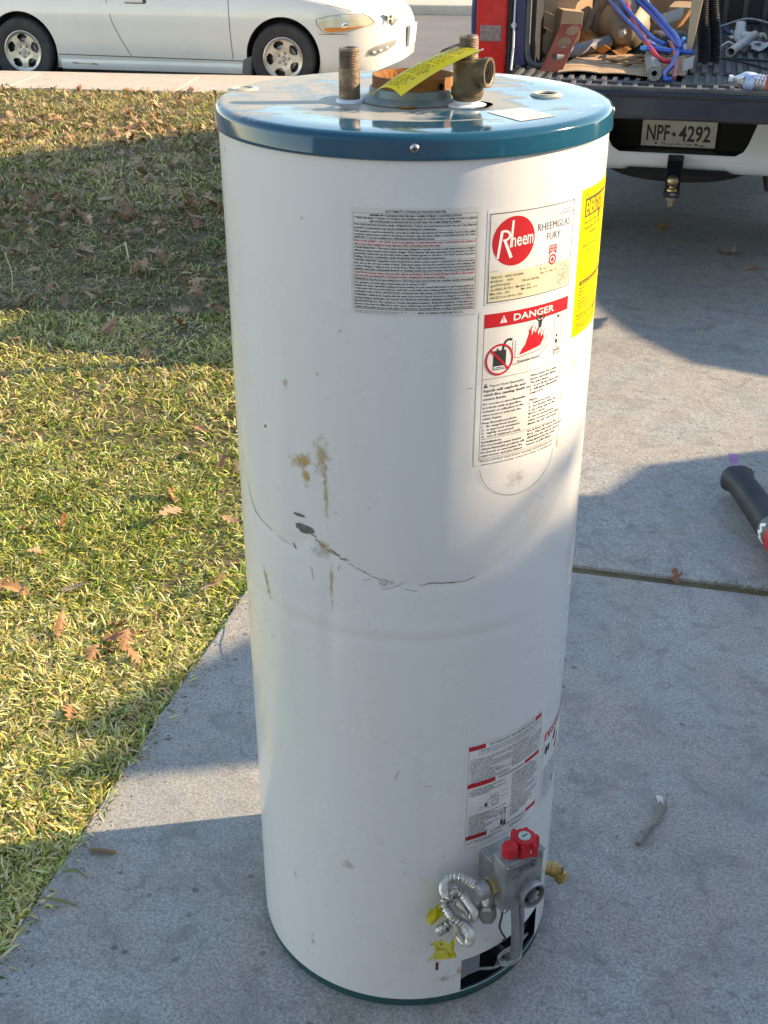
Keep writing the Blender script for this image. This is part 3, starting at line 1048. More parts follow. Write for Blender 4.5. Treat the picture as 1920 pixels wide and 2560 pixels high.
lc.text('Vapors from flammable', 18, DY - 10.6, 3.4, 50, bold=.004)
y = block(lc, ['liquids will explode and', 'catch fire causing death or', 'severe burns.'], 10, DY - 16.6, 3.3, 5.6, .77)
y = block(lc, ['Do not use or store flammable', 'products such as gasoline,', 'solvents or adhesives in the', 'same room or area near the', 'water heater.'], 10, y - .6, 2.7, 5.0, .80)
y = block(lc, ['Keep flammable products:', '1.  far away from heater,', '2.  in approved containers,', '3.  tightly closed and', "4.  out of children's reach."], 10, y - .6, 2.6, 4.7, .80)
yb = y + 2.2
block(lc, ['Water heater has a main', 'burner and pilot flame.', 'The pilot flame:', '1.  is on all the time and', '2.  will ignite flammable', '     vapors.', '', 'Vapors:', '1.  cannot be seen,', '2.  are heavier than air,', '3.  go a long way on the', '     floor and',
           '4.  can be carried from', '     other rooms to the pilot', '     flame by air currents.'], 79, DY - 8, 2.6, 4.75, .80)
lc.rect(9, yb, W_ - 6, yb + .5)
y = block(lc, ['Installation:', 'Do not install water heater', 'where flammable products will', 'be stored or used unless the', 'main burner and pilot flames'], 10, yb - 5, 2.7, 4.8, .82)
block(lc, ['are at least 18" above the', 'floor. This will reduce, but not', 'eliminate, the risk of vapors', 'being ignited by the main', 'burner or pilot flame.'], 79, yb - 3.4, 2.7, 4.8, .80)
lc.rect(7, y + 2.2, W_ - 4, y + 2.7)
lc.text('Read and follow water heater warnings and instructions. If', 10, y - 2.6, 2.6, 118, res=1, bold=.004)
lc.text('owners manual is missing, contact the retailer or manufacturer.', 10, y - 7.2, 2.6, 121, res=1, bold=.004)
lc.build('danger_label', heater, on_jacket(17.4, .9865), 5, W_, LABELBG['white'], rrect(0, 0, W_, H_, 3.5), 'white danger label with red header, flames picture and black text')

# D: yellow energy label
W_, H_ = 40 * DEG, 189.0
ld = Label()
D_ = 'darkyellow'
ld.text('Based on standard U.S. Government tests', 12, H_ - 9, 2.6, 80, D_, res=1)
ld.rect(11, H_ - 36, 98, H_ - 12, D_, 1)
lx = 14.0
for ch_ in 'ENERGYGUIDE':
    ww_ = 6.3
    ld_c = 'cream'
    ld.text(ch_, lx, H_ - 33, 18, ww_, 'yellowprint', 3, bold=.02)
    lx += ww_ + 1.1
ld.poly([(60, H_ - 36), (72, H_ - 36), (66, H_ - 52)], D_, 1)
block(ld, ['Water Heater - Natural Gas', 'Capacity (first hour rating)', '1         60 gallons'], 12, H_ - 44, 2.8, 7.2, .75, D_)
ld.text('Compare the Energy Use of this Water Heater', 7, H_ - 74, 4.0, 120, D_, res=1)
ld.text('with Others Before You Buy.', 28, H_ - 82, 4.0, 74, D_, res=1)
ld.frame(9, H_ - 138, 130, H_ - 89, .5, D_)
ld.text('This Model Uses', 55, H_ - 95, 3, 40, D_, res=1)
ld.text('258 Therms/year', 55, H_ - 100, 3, 40, D_, res=1)
ld.rect(66, H_ - 112, 68, H_ - 102, D_)
ld.rect(11, H_ - 123, 120, H_ - 117, D_, 1)
ld.text('Energy use (Therms/year) range of all similar models', 16, H_ - 121.4, 3, 96, 'yellowprint', 3, res=1)
block(ld, ['Uses Least', 'Energy', '242'], 12, H_ - 128, 2.7, 4.2, .72, D_)
block(ld, ['Therms/year is a measure of energy (gas) use.', 'Your utility company uses it to compute your bill.', 'Only models with first hour ratings of 56 to 64 gallons', 'are used in this scale.'], 9, H_ - 143, 2.2, 4.2, .80, D_)
ld.line(8, H_ - 158, 130, H_ - 158, .5, D_)
block(ld, ['Natural gas water heaters that use fewer therms/year', 'cost less to operate. This estimated yearly operating cost is:'], 9, H_ - 163, 2.8, 4.2, .70, D_)
ld.text('$158', 72, H_ - 170, 6, 16, D_, bold=.02)
block(ld, ['Based on a 1994 U.S. Government national average cost', 'of $.6072 per therm for natural gas. Your actual operating', 'cost will vary depending on your local utility rates', 'and your use of the product.'], 9, H_ - 174, 1.9, 2.7, .80, D_)
ld.line(8, 4.5, 130, 4.5, .6, D_)
PRINT['yellowprint'] = mat('print_yellow', (.85, .62, .0), .45)
ld.build('energy_label', heater, on_jacket(53.4, 1.126), 5, W_, LABELBG['yellow'], [(0, 0), (W_, 0), (W_, H_), (0, H_)], 'bright yellow energy label wrapping round the right side')

# E: lighting instructions
W_, H_ = 34.8 * DEG, 203.0
le = Label()
le.frame(5, 3, W_ - 3, H_ - 2, .45)
for y0, t, x0_, x1_, fs_ in ((H_ - 11, 'FOR YOUR SAFETY READ BEFORE LIGHTING', 33, W_ - 20, 74), (H_ - 81, 'LIGHTING INSTRUCTIONS', 53, W_ - 40, 42), (20, 'TO TURN OFF GAS TO APPLIANCE', 42, W_ - 30, 62)):
    le.rect(5, y0 - .5, x0_, y0 + 7.5, 'red', 1)
    le.rect(x1_, y0 + .5, W_ - 3, y0 + 7.5, 'red', 1)
    le.text(t, x0_ + 6, y0 + 1.4, 3.4, x1_ - x0_ - 9, 'black', 2, bold=.02)
le.frame(22, H_ - 24, W_ - 14, H_ - 13, .4)
block(le, ['WARNING: If you do not follow these instructions exactly, a fire or explosion', 'may result causing property damage, personal injury or loss of life.'], 24, H_ - 17, 2.2, 4, .72)
A1 = ['A.  This appliance has a pilot which must be lighted', '     by hand. When lighting the pilot, follow these', '     instructions exactly.', 'B.  BEFORE LIGHTING smell all around the appliance', '     area for gas. Be sure to smell next to the floor', '     because some gas is heavier than air and will',
      '     settle on the floor.', '     WHAT TO DO IF YOU SMELL GAS', '     - Do not try to light any appliance.', '     - Do not touch any electric switch; do not use any', '       phone in your building.', "     - Immediately call your gas supplier from a", "       neighbor's phone. Follow the gas supplier's"]
block(le, A1, 9, H_ - 30, 2.1, 3.6, .68)
block(le, ['If you cannot reach your gas supplier,', 'call the fire department.', 'C.  Use only your hand to push in or turn the gas', '     control knob. Never use tools. If the knob', '     will not push in or turn by hand, do not try', '     to repair it, call a qualified service', '     technician. Force or attempted repair may',
           '     result in a fire or explosion.', 'D.  Do not use this appliance if any part has', '     been under water. Immediately call a', '     qualified service technician to inspect', '     the appliance and to replace any part.'], 84, H_ - 29, 2.1, 3.6, .68)
block(le, ['1.  STOP! READ THE SAFETY INFORMATION', '     ABOVE ON THIS LABEL.', '2.  TURN GAS CONTROL KNOB CLOCKWISE TO', '     "OFF" POSITION.'], 9, H_ - 88, 2.3, 3.7, .74)
# little drawing of the control
ox_, oy_ = 50, H_ - 121
le.frame(ox_ - 9, oy_ - 9, ox_ + 12, oy_ + 8, .6)
le.ring(ox_ + 4, oy_ - 2, 5.6, 6.4, 'black')
le.ring(ox_ + 4, oy_ - 2, 3.2, 3.6, 'black')
le.frame(ox_ - 4, oy_ + 8, ox_ + 10, oy_ + 14, .6)
le.line(ox_ - 1, oy_ + 8, ox_ - 1, oy_ + 14, .6)
le.line(ox_ + 5, oy_ + 8, ox_ + 5, oy_ + 14, .6)
le.rect(ox_ - 14, oy_ - 6, ox_ - 10, oy_ + 2)
le.text('GAS', 26, oy_ - 4, 2, 8, res=1)
le.text('INLET', 26, oy_ - 8, 2, 10, res=1)
le.text('GAS CONTROL KNOB', 66, oy_ + 12, 2, 14, res=1)
le.text('TEMPERATURE DIAL', 66, oy_ + 2, 2, 14, res=1)
block(le, ['3.  TURN TEMPERATURE DIAL COUNTERCLOCKWISE', '     FULLY TO LOWEST SETTING.', '4.  WAIT FIVE (5) MINUTES TO CLEAR OUT ANY', '     GAS. IF YOU THEN SMELL GAS, STOP! FOLLOW', '     "B" IN THE SAFETY INFORMATION ABOVE ON', "     THIS LABEL. IF YOU DON'T SMELL GAS, GO", '     TO NEXT STEP.', '5.  REMOVE BOTH THE OUTER AND INNER',
           '     DOORS FROM THE HEATER.', '6.  FOLLOW THE METAL', '     TUBE FROM THE', '     GAS CONTROL. THE', '     PILOT IS AT THE', '     END OF ONE TUBE.'], 9, H_ - 138, 2.1, 3.35, .76)
le.frame(68, 36, 71, 54, .6)
le.frame(74, 32, 77, 58, .6)
le.rect(67, 26, 72, 37)
le.rect(73, 24, 78, 33)
le.text('PILOT BURNER', 80, 56, 2, 10, res=1)
block(le, ['7.  TURN KNOB ON GAS CONTROL', '     COUNTERCLOCKWISE TO "PILOT".', '8.  PUSH RED BUTTON ALL THE WAY IN', '     AND HOLD. IMMEDIATELY LIGHT THE', '     PILOT WITH A MATCH. CONTINUE TO', '     HOLD THE RED BUTTON FOR ABOUT', '     ONE (1) MINUTE AFTER THE PILOT', '     IS LIT. RELEASE BUTTON AND IT WILL', '     POP BACK UP. PILOT SHOULD REMAIN',
           '     LIT. IF IT GOES OUT, REPEAT', '     STEPS 2 THROUGH 8.', '     - If button does not pop up when', '     released, stop and immediately', '     call your service technician or', '     gas supplier.', '     - If the pilot will not stay lit', '     after several tries, turn the gas', '     control knob to "OFF" and call',
           '     your service technician.', '9.  REPLACE INNER DOOR AND OUTER', '     DOOR OF THE HEATER.', '10. TURN GAS CONTROL KNOB TO "ON".', '11. SET DIAL TO DESIRED', '     SETTING.'], 86, H_ - 86, 2.1, 3.55, .78)
block(le, ['1.  TURN TEMPERATURE DIAL COUNTERCLOCKWISE', '     FULLY TO LOWEST SETTING.'], 8, 14, 2.0, 3.3, .76)
block(le, ['2.  TURN KNOB CLOCKWISE TO', '     "OFF" POSITION.'], 86, 15, 2.0, 3.3, .76)
le.build('lighting_label', heater, on_jacket(18.6, .3305), 5, W_, LABELBG['white'], rrect(0, 0, W_, H_, 1), 'white lighting instructions label with dark red corner bars')

# F: second danger label at the edge
W_, H_ = 27 * DEG, 148.0
lf = Label()
lf.rect(5, H_ - 18, W_ - 4, H_ - 4, 'red', 1)
lf.text('DANGER', 22, H_ - 15, 8, 70, 'white', 3, bold=.018)
lf.poly([(8, H_ - 16), (18, H_ - 16), (13, H_ - 6)], 'white', 2)
lf.frame(5, 3, W_ - 4, H_ - 18, .5, 'navy')
lf.disc(14, H_ - 40, 5, 'black', ry=9)
lf.disc(24, H_ - 40, 4, 'black', ry=8)
lf.poly([(34, H_ - 44), (48, H_ - 22), (56, H_ - 24), (52, H_ - 42), (40, H_ - 38)], 'black')
lf.poly([(50, H_ - 58), (66, H_ - 40), (72, H_ - 46), (60, H_ - 66)], 'red')
lf.ring(52, H_ - 70, 22, 22.8, 'navy', ry=14)
block(lf, ['Water temperature over 125 F can', 'cause severe burns instantly or', 'death from scalds.', 'Children, disabled and elderly are', 'at highest risk of being scalded.', 'See instruction manual before', 'setting temperature at water heater.', 'Feel water before bathing or', 'showering.', 'Temperature limiting valves are', 'available, see manual.'], 9, H_ - 78, 3, 6, .82, 'navy')
lf.build('danger_label', heater, on_jacket(55.5, .332), 5, W_, LABELBG['white'], rrect(0, 0, W_, H_, 1), 'narrow danger label at the right edge near the base')


# --- wear: scratches, scuffs and rust on the jacket
def strip(line, w, r=R, lift=.0006):
    """ribbon on the jacket along [(th,z)], w in metres (number or list)"""
    pts = [(rad(t) * R, z) for t, z in line]
    out = MB()
    vs_ = []
    for i, (x, z) in enumerate(pts):
        a, b = pts[max(i - 1, 0)], pts[min(i + 1, len(pts) - 1)]
        d = Vector((b[0] - a[0], b[1] - a[1])).normalized()
        ww = w[i] if isinstance(w, list) else w
        for s_ in (-1, 1):
            xx, zz = x - d.y * ww * s_ / 2, z + d.x * ww * s_ / 2
            th = math.degrees(xx / R)
            rr = r + float(body_disp(np.array([th]), np.array([zz]))[0]) + lift
            vs_.append(cp(th, rr, zz))
    out.add(vs_, [(2 * i, 2 * i + 1, 2 * i + 3, 2 * i + 2) for i in range(len(pts) - 1)])
    return out


def jitter(line, k, amp):
    o = []
    for (t0, z0), (t1, z1) in zip(line[:-1], line[1:]):
        for i in range(k):
            f = i / k
            o.append((t0 + (t1 - t0) * f + random.uniform(-1, 1) * amp * 120, z0 + (z1 - z0) * f + random.uniform(-1, 1) * amp))
    return o + [line[-1]]


M['scratch'] = mat('dark_scratch', (.17, .145, .12), .7, var=(.34, .27, .18), scale=60)
M['scuff'] = mat('grey_scuff', (.11, .105, .095), .6, var=(.20, .19, .17), scale=90)


def stain_mat(name, col, thr, sc):
    m_ = mat(name, col, .7)
    n_ = NB(m_)
    at = n_.N.new('ShaderNodeAttribute')
    at.attribute_name = 'mask'
    f = n_.rng(n_.math('ADD', n_.math('MULTIPLY', n_.noise(n_.co(), sc, 6, .7, .6), 1.0), n_.math('MULTIPLY', at.outputs['Fac'], .55)), thr, thr + .34, 0, .7)
    n_.set('Alpha', f)
    return m_


M['stain_rust'] = stain_mat('rust_stain', (.56, .34, .085), .68, 70)
M['stain_brown'] = stain_mat('brown_stain', (.56, .40, .20), .70, 90)
M['stain_grey'] = stain_mat('grime_stain', (.46, .41, .37), .82, 90)


def stain(name, th, z, wt, hz, m_, ang=0.0):
    nu, nv = 14, 14
    mb = MB()
    msk = []
    ca, sa = cos(ang), sin(ang)

    def fn(u, v):
        a, b = 2 * u - 1, 2 * v - 1
        msk.append(max(0.0, 1 - math.hypot(a, b)))
        x, y_ = a * wt, b * hz
        x, y_ = x * ca - y_ * sa, x * sa + y_ * ca
        t = th + math.degrees(x / R)
        rr = R + float(body_disp(np.array([t]), np.array([z + y_]))[0]) + .0005
        return cp(t, rr, z + y_)
    mb.sheet(fn, nu, nv)
    o = mb.build(name, m_, heater, flip=False)
    a = o.data.attributes.new('mask', 'FLOAT', 'POINT')
    a.data.foreach_set('value', msk)
    return o


for line, w_, k in ((CREASE[:7], [.0005, .0016, .0022, .0014, .0012, .0009, .0004], 1), ([(-40.6, .846), (-39.5, .838)], .0025, 1),
                    ([(-3.0, .818), (-5, .812), (-9.3, .806)], .0008, 2), ([(1.8, .8135), (5.7, .8175), (9, .816), (13.1, .815)], [.0006, .0018, .0016, .0022], 1), ([(13.1, .815), (16.5, .815), (19.8, .819)], .0012, 1)):
    strip(line, w_).build('scratch', M['scratch'], heater, flip=False)
for k in range(16):
    t = -32 + k * 1.65 + random.uniform(-.4, .4)
    zc_ = np.interp(t, [q[0] for q in CREASE[7:]], [q[1] for q in CREASE[7:]]) + random.uniform(-.003, .002)
    strip([(t - 1.0, zc_ + .003 - random.random() * .003), (t + .9, zc_ - .001)], .0009 + .0012 * (k < 7)).build('scratch', M['scratch'], heater, flip=False)


def blob(th, z, wt, hz, m_, name='scuff_mark', seed=1):
    pts = []
    for i in range(18):
        a = 2 * pi * i / 18
        k = .8 + .4 * float(vnoise(np.array(i * .9), np.array(seed * 3.1), seed))
        pts.append((th + math.degrees(wt * k * cos(a) / R), z + hz * k * sin(a)))
    vs2 = []
    for r_ in (1.0, .75, .5, .25, .02):
        for t, q in pts:
            t2, q2 = th + (t - th) * r_, z + (q - z) * r_
            vs2.append(cp(t2, R + float(body_disp(np.array([t2]), np.array([q2]))[0]) + .0006, q2))
    mb = MB().add(vs2, [(k * 18 + i, k * 18 + (i + 1) % 18, (k + 1) * 18 + (i + 1) % 18, (k + 1) * 18 + i) for k in range(4) for i in range(18)])
    return mb.build(name, m_, heater, flip=False)


blob(-35.4, .876, .015, .0068, M['scuff'], seed=2)
blob(-37.3, .895, .0095, .0026, M['scuff'], seed=5)
blob(-50.8, 1.007, .0025, .002, mat('rust_dot', (.30, .10, .03), .8), 'rust_spot', 3)
stain('rust_stain', -35.5, .978, .030, .016, M['stain_rust'], .3)
stain('rust_stain', -34.0, .957, .012, .022, M['stain_rust'])
stain('rust_stain', -40.6, 1.079, .010, .012, M['stain_rust'])
stain('rust_stain', -27.0, .94, .006, .075, M['stain_brown'])
stain('rust_stain', -26.0, .80, .005, .07, M['stain_brown'])
stain('rust_stain', -55.0, .76, .010, .04, M['stain_rust'], .35)
stain('rust_stain', -29.0, .858, .016, .016, M['stain_rust'])
stain('rust_stain', -24.0, .849, .03, .005, M['stain_brown'], -.35)
stain('grime_stain', -30, .845, .04, .03, M['stain_grey'])
stain('grime_stain', -8, .815, .04, .014, M['stain_grey'])
stain('rust_stain', -28.0, .99, .02, .05, M['stain_brown'])
stain('grime_stain', 33, .955, .042, .026, M['stain_grey'])
stain('grime_stain', 56, 1.09, .012, .014, M['stain_rust'])
stain('rust_stain', 49.5, .985, .004, .012, M['stain_rust'])
stain('grime_stain', -46, .22, .010, .016, M['stain_grey'])
stain('grime_stain', -38, .10, .012, .04, M['stain_grey'])
stain('rust_stain', 19.5, .07, .01, .018, M['stain_rust'])
stain('grime_stain', 14, .06, .05, .02, M['stain_grey'])
stain('grime_stain', -22, .30, .03, .02, M['stain_grey'])
for k in range(14):
    t, z = random.uniform(-60, 15), random.uniform(.15, 1.3)
    L_ = random.uniform(.004, .02)
    a = random.uniform(-.5, .5) + (pi / 2 if random.random() < .6 else 0)
    strip([(t, z), (t + math.degrees(L_ * cos(a) / R), z + L_ * sin(a))], .0006).build('scratch', M['scuff'], heater, flip=False)
# outline of the peeled round sticker below the danger label
arc = [(33.4 + math.degrees(.062 * cos(rad(a)) / R), .985 + .052 * sin(rad(a))) for a in range(-175, -4, 10)]
strip(arc, .0006).build('sticker_edge', M['scuff'], heater, flip=False)

# --- gas valve
VT = 31.5
VA = rad(VT)
VX = Matrix(((cos(VA), sin(VA), 0, 0), (sin(VA), -cos(VA), 0, 0), (0, 0, 1, 0), (0, 0, 0, 1)))   # local x tangential, y radial outwards, z up
VC = .0
valve = MB().box(-.036, .036, .300, .330, .262, .358).build('gas_valve', M['zinc'], heater, bevel=.0025, X=VX)
MB().box(-.026, .030, .25, .301, .270, .325).build('valve_back', M['zinc'], valve, bevel=.002, X=VX)
MB().box(-.037, .037, .299, .3315, .3575, .3605).build('valve_top_plate', M['zinc'], valve, bevel=.001, X=VX)
M['redplastic'] = mat('red_plastic', (.60, .012, .022), .35, var=(.50, .01, .02), scale=20, spec=.5)
kx, ky = .009, .314
kn = MB()
prof = [(.0, .361), (.021, .361), (.021, .366), (.0195, .368), (.018, .381), (.017, .384), (0, .384)]
kn.lathe(prof, 36, Matrix.Translation((kx, ky, 0)))
for k in range(6):
    a = k * pi / 3 + .3
    kn.lathe([(0, .361), (.0055, .361), (.005, .379), (.003, .382), (0, .382)], 12, Matrix.Translation((kx + .0185 * cos(a), ky + .0205 * sin(a), 0)))
knob = kn.build('control_knob', M['redplastic'], valve, smooth=True, X=VX)
MB().lathe([(0, .3856), (.0095, .3856), (.0098, .3835)], 10, Matrix.Translation((kx, ky, 0))).build('knob_insert', mat('green_grey_plastic', (.36, .47, .42), .5), knob, X=VX)
MB().box(kx - .005, kx + .005, ky - .0007, ky + .0007, .3855, .3862).build('insert_slot', M['void'], knob, X=VX)
fake = Label()
fake.text('Off', 0, 0, 6.5, 14, 'white', 0, bold=.02, shear=.1)
for (c_, lv), mb in fake.layers.items():
    mb.v = [(kx - .004 + p[0] / 1000, ky + .0206 + (p[1] / 1000) * -.12, .3675 + p[1] / 1000 * 1.0) for p in mb.v]
    mb.build('white_print', PRINT['white'], knob, X=VX, flip=False)
bx_, by_ = -.0245, .3225
bt = MB().lathe([(.007, .358), (.007, .372)], 20, Matrix.Translation((bx_, by_, 0))).build('button_stem', M['steel'], valve, smooth=True, X=VX)
MB().lathe([(0, .371), (.0115, .371), (.0125, .374), (.0125, .386), (.0112, .389), (0, .3895)], 28, Matrix.Translation((bx_, by_, 0))).build('reset_button', M['redplastic'], valve, smooth=True, X=VX)
# temperature dial on the front
RX = VX @ axis_m((.012, .3295, .285), (0, 1, 0))
MB().lathe([(.0215, .0), (.0225, .012), (.0215, .014), (.0185, .014), (.0175, .004), (0, .004)], 36, RX).build('temperature_dial', M['zinc'], valve, smooth=True, angle=40)
MB().lathe([(0, .0045), (.0165, .0045)], 24, RX).build('dial_recess', M['void'], valve)
MB().box(-.003, .003, -.010, .010, .004, .016, RX @ Matrix.Rotation(.6, 4, 'Z')).lathe([(.004, .004), (.004, .020), (0, .020)], 12, RX).build('dial_spindle', M['zinc'], valve, bevel=.0008)
vl = Label()
vl.text('Robertshaw', -2, 12, 5.0, 42, 'black', 0, bold=.02)
vl.text('UNITROL', 6, 6.2, 4.4, 30, 'black', 0, bold=.03)
vl.text('110 R SERIES', 4, 1.8, 3.0, 32, 'black', 0, bold=.01)
vl.text('CAUTION', -8, -4.2, 2.4, 17, 'black', 0, bold=.02)
for (c_, lv), mb in vl.layers.items():
    mb.v = [(-.018 + p[0] / 1000, .3303, .330 + p[1] / 1000) for p in mb.v]
    mb.build('cast_lettering', mat('worn_black_print', (.05, .05, .05), .6), valve, X=VX, flip=False)
for (x_, z_) in ((-.031, .267), (.031, .267), (.031, .353), (-.031, .353)):
    MB().lathe([(0, .0022), (.003, .002), (.0036, 0)], 12, VX @ axis_m((x_, .330, z_), (0, 1, 0))).build('valve_screw', M['steel'], valve, smooth=True)
# inlet fitting and union nut
iv = MB()
IX = VX @ axis_m((-.036, .302, .300), (-1, 0, 0))
iv.lathe([(.0165, -.001), (.0165, .010), (.012, .012), (.012, .026)], 6, IX)
iv.build('inlet_fitting', mat('inlet_metal', (.34, .32, .25), .45, .8, var=(.5, .38, .15), scale=25), valve)
MB().lathe([(.0155, .016), (.0155, .030), (.008, .034)], 24, IX).build('elbow', M['zinc'], valve, smooth=True)
FLEX = [(23.8, .2975, .252), (22.3, .3025, .278), (20.4, .3025, .299), (17.7, .2995, .314), (14.6, .2955, .323), (12.0, .2895, .318), (10.8, .2825, .299), (11.7, .2745, .272), (13.8, .2725, .272), (14.8, .2845, .285), (16.4, .2925, .281),
        (18.4, .2955, .263), (20.2, .2925, .241), (21.3, .2775, .211), (20.4, .2685, .209), (18.3, .2725, .231), (15.4, .2825, .259), (13.9, .2775, .265), (11.1, .2825, .266), (11.3, .2895, .257), (12.8, .2925, .244), (14.3, .2975, .237),
        (16.6, .2995, .226), (18.8, .2955, .2), (20.0, .2825, .168), (19.2, .2725, .157), (16.6, .2725, .183), (13.2, .2875, .222), (10.8, .2925, .223), (8.8, .2875, .205)]
conn = thing('gas_connector', 'crumpled corrugated steel gas connector hanging from the red-knobbed valve', 'gas connector', (HX, HY, 0))
CM = None
pth = smooth_path([cp(*q) for q in FLEX], 10)
# resample evenly for the corrugation
Ls = [0.0]
for a, b in zip(pth[:-1], pth[1:]):
    Ls.append(Ls[-1] + (b - a).length)
tot = Ls[-1]
pitch = .00090
ks = int(tot / pitch)
arr = np.array([tuple(p) for p in pth])
ev = [Vector([float(np.interp(i * pitch, Ls, arr[:, k])) for k in range(3)]) for i in range(ks)]
rr = [.0060 + .0018 * cos(2 * pi * i / 6) for i in range(ks)]
MB().sweep(ev, rr, 14).build('corrugated_tube', mat('stainless', (.72, .70, .66), .33, 1.0, var=(.5, .48, .45), scale=50, rough2=.45), conn, smooth=False, flip=False)
a_, b__ = Vector(cp(23.8, .2975, .256)), Vector(cp(24.3, .2975, .217))
MB().lathe([(.010, 0), (.0145, .004), (.0145, .030), (.013, .033), (.009, .033)], 6, axis_m(a_, b__ - a_)).build('union_nut', mat('nut_steel', (.40, .40, .36), .42, .9, var=(.3, .3, .27), scale=30), conn, bevel=.0008)
MB().sweep([cp(26.5, .300, .300), cp(25.0, .302, .292), cp(24.0, .300, .270), cp(23.8, .2975, .25)], .0088, 14).build('tube_end', M['zinc'], conn, smooth=True)
MB().lathe([(.0082, 0), (.0082, .016), (.0072, .016), (.0072, 0)], 20, axis_m(cp(11.2, .2925, .222), Vector(cp(8.6, .2865, .2045)) - Vector(cp(11.2, .2925, .222))), closed=True).build('end_sleeve', M['steel'], conn, smooth=True)
M['yellowtag'] = mat('yellow_tag', (.80, .66, .02), .4, var=(.62, .52, .08), scale=30, trans=.15)


def crumple(pts, name, parent, seed, amp=.004, nu=10, nv=8):
    """ragged little sheet spanned by four corner points"""
    A, B, C_, D = [Vector(p) for p in pts]

    def fn(u, v):
        p = (A * (1 - u) + B * u) * (1 - v) + (D * (1 - u) + C_ * u) * v
        k = float(vnoise(np.array(u * 3.3 + seed), np.array(v * 3.1), seed)) - .5
        k2 = float(vnoise(np.array(u * 4.7 + seed), np.array(v * 2.6), seed + 3)) - .5
        return tuple(p + Vector((k2 * amp * 1.2, -abs(k) * amp * 2.5, k * amp * 2)))
    return MB().sheet(fn, nu, nv).build(name, M['yellowtag'], parent, smooth=True, solid=.0004, flip=False)


crumple([cp(5.9, .2825, .235), cp(11, .272, .222), cp(11.5, .272, .255), cp(7.6, .279, .256)], 'torn_tag', conn, 2, .009)
crumple([cp(6.6, .305, .168), cp(14.6, .305, .166), cp(15.4, .282, .196), cp(8.6, .284, .196)], 'torn_tag', conn, 5, .011)
# gas tube and wires down to the burner
MB().sweep(smooth_path([cp(30.0, .3225, .265), cp(32.0, .315, .20), cp(34.5, .302, .14), cp(37.0, .285, .092), cp(39, .25, .06), cp(41, .21, .05)], 6), .0066, 14).build('burner_tube', M['steel'], heater, smooth=True)
MB().sweep(smooth_path([cp(32.3, .3235, .265), cp(34.0, .316, .20), cp(36.3, .303, .14), cp(38.6, .287, .092), cp(41, .25, .06), cp(42.5, .21, .05)], 6), .0048, 12).build('pilot_tube', M['zinc'], heater, smooth=True)
lp = [cp(37 + 3.6 * cos(a), .268 + .015 * sin(a + .3) + .01, .078 + .008 * sin(a * 1.0 + 1) + .001 * a) for a in np.linspace(.2, 2 * pi * 1.9, 30)]
MB().sweep(lp, .0021, 8).build('coiled_wire', M['steel'], heater, smooth=True)
MB().sweep(smooth_path([cp(27.8, .3025, .262), cp(28.6, .3, .235), cp(30.2, .2925, .212), cp(31.0, .2825, .176), cp(34, .2725, .142), cp(38, .2625, .108), cp(40, .24, .08)], 5), .0019, 8).build('thermocouple_wire', mat('copper_wire', (.16, .07, .04), .5, .5), heater, smooth=True)
# drain valve
dv = MB()
DX = axis_m(cp(76, R - .004, .122), cp(76, 1, 0))
dv.lathe([(.0115, 0), (.0115, .012), (.0135, .013), (.0135, .023), (.0095, .024), (.0095, .030), (.006, .032), (0, .032)], 24, DX)
pq = Vector(cp(76, R + .015, .122))
dd = Vector(cp(70, 1, 0)) * .62 + Vector((0, 0, -1.0)) * .78
dv.lathe([(.0100, 0), (.0100, .014), (.0120, .015), (.0120, .023), (.0100, .024), (.0085, .024), (.0085, .012)], 24, axis_m(pq, dd))
dvo = dv.build('drain_valve', M['brass'], heater, smooth=True)
MB().box(-.0065, .0065, -.0016, .0016, .030, .0328, DX).build('stem_slot', M['void'], dvo)
blob(67.5, .357, .004, .006, M['scratch'], 'chip_mark', 4)

# caution tag lying on the lid, wired to the tee nipple
ctag = thing('caution_tag', 'curled yellow tag strung from the pipe tee and lying across the rusty flue', 'tag', (.03, 1.58, 1.40))
O_ = Vector((.03, 1.58, 1.40))
q00, q10 = Vector((-.0157, 1.547, 1.4145)), Vector((.0206, 1.535, 1.4150))
q01, q11 = Vector((.070, 1.585, 1.4585)), Vector((.1160, 1.546, 1.4665))


def tfn(u, v):
    p = (q00 * (1 - u) + q10 * u) * (1 - v) + (q01 * (1 - u) + q11 * u) * v
    p = p + Vector((0, 0, .010 * (1 - (2 * u - 1) ** 2) * (1 - .5 * v) + .004 * sin(v * 3.3)))
    return tuple(p - O_)


MB().sheet(tfn, 10, 24).build('tag_sheet', mat('tag_yellow', (.93, .70, .01), .35, var=(.85, .66, .06), scale=26), ctag, smooth=True, solid=.0005)
mk = MB()
for k in range(34):
    v0 = .04 + k * .0275
    if k % 9 == 8:
        continue
    u0 = random.uniform(.14, .3)
    while u0 < .8:
        du = random.uniform(.04, .12)
        a = [tfn(u0, v0), tfn(u0 + du, v0), tfn(u0 + du, v0 + .011), tfn(u0, v0 + .011)]
        mk.add([(p[0], p[1], p[2] + .0009) for p in a], [(0, 1, 2, 3)])
        u0 += du + random.uniform(.02, .06)
mk.build('tag_print', mat('faded_print', (.30, .21, .02), .6), ctag, flip=False)['kind'] = 'stuff'
s0, s1 = Vector((.071, 1.585, 1.462)), Vector((.112, 1.562, 1.474))
MB().sheet(lambda u, v: tuple(s0.lerp(s1, u) + Vector((-.004 * v, .012 * v, -.010 * v + .004 * v * v)) + Vector((0, 0, .003 * sin(u * 3))) - O_), 8, 5).build('foil_sheet', mat('foil_label', (.40, .46, .50), .35, .6, var=(.28, .32, .34), scale=40), ctag, smooth=True, solid=.0006)
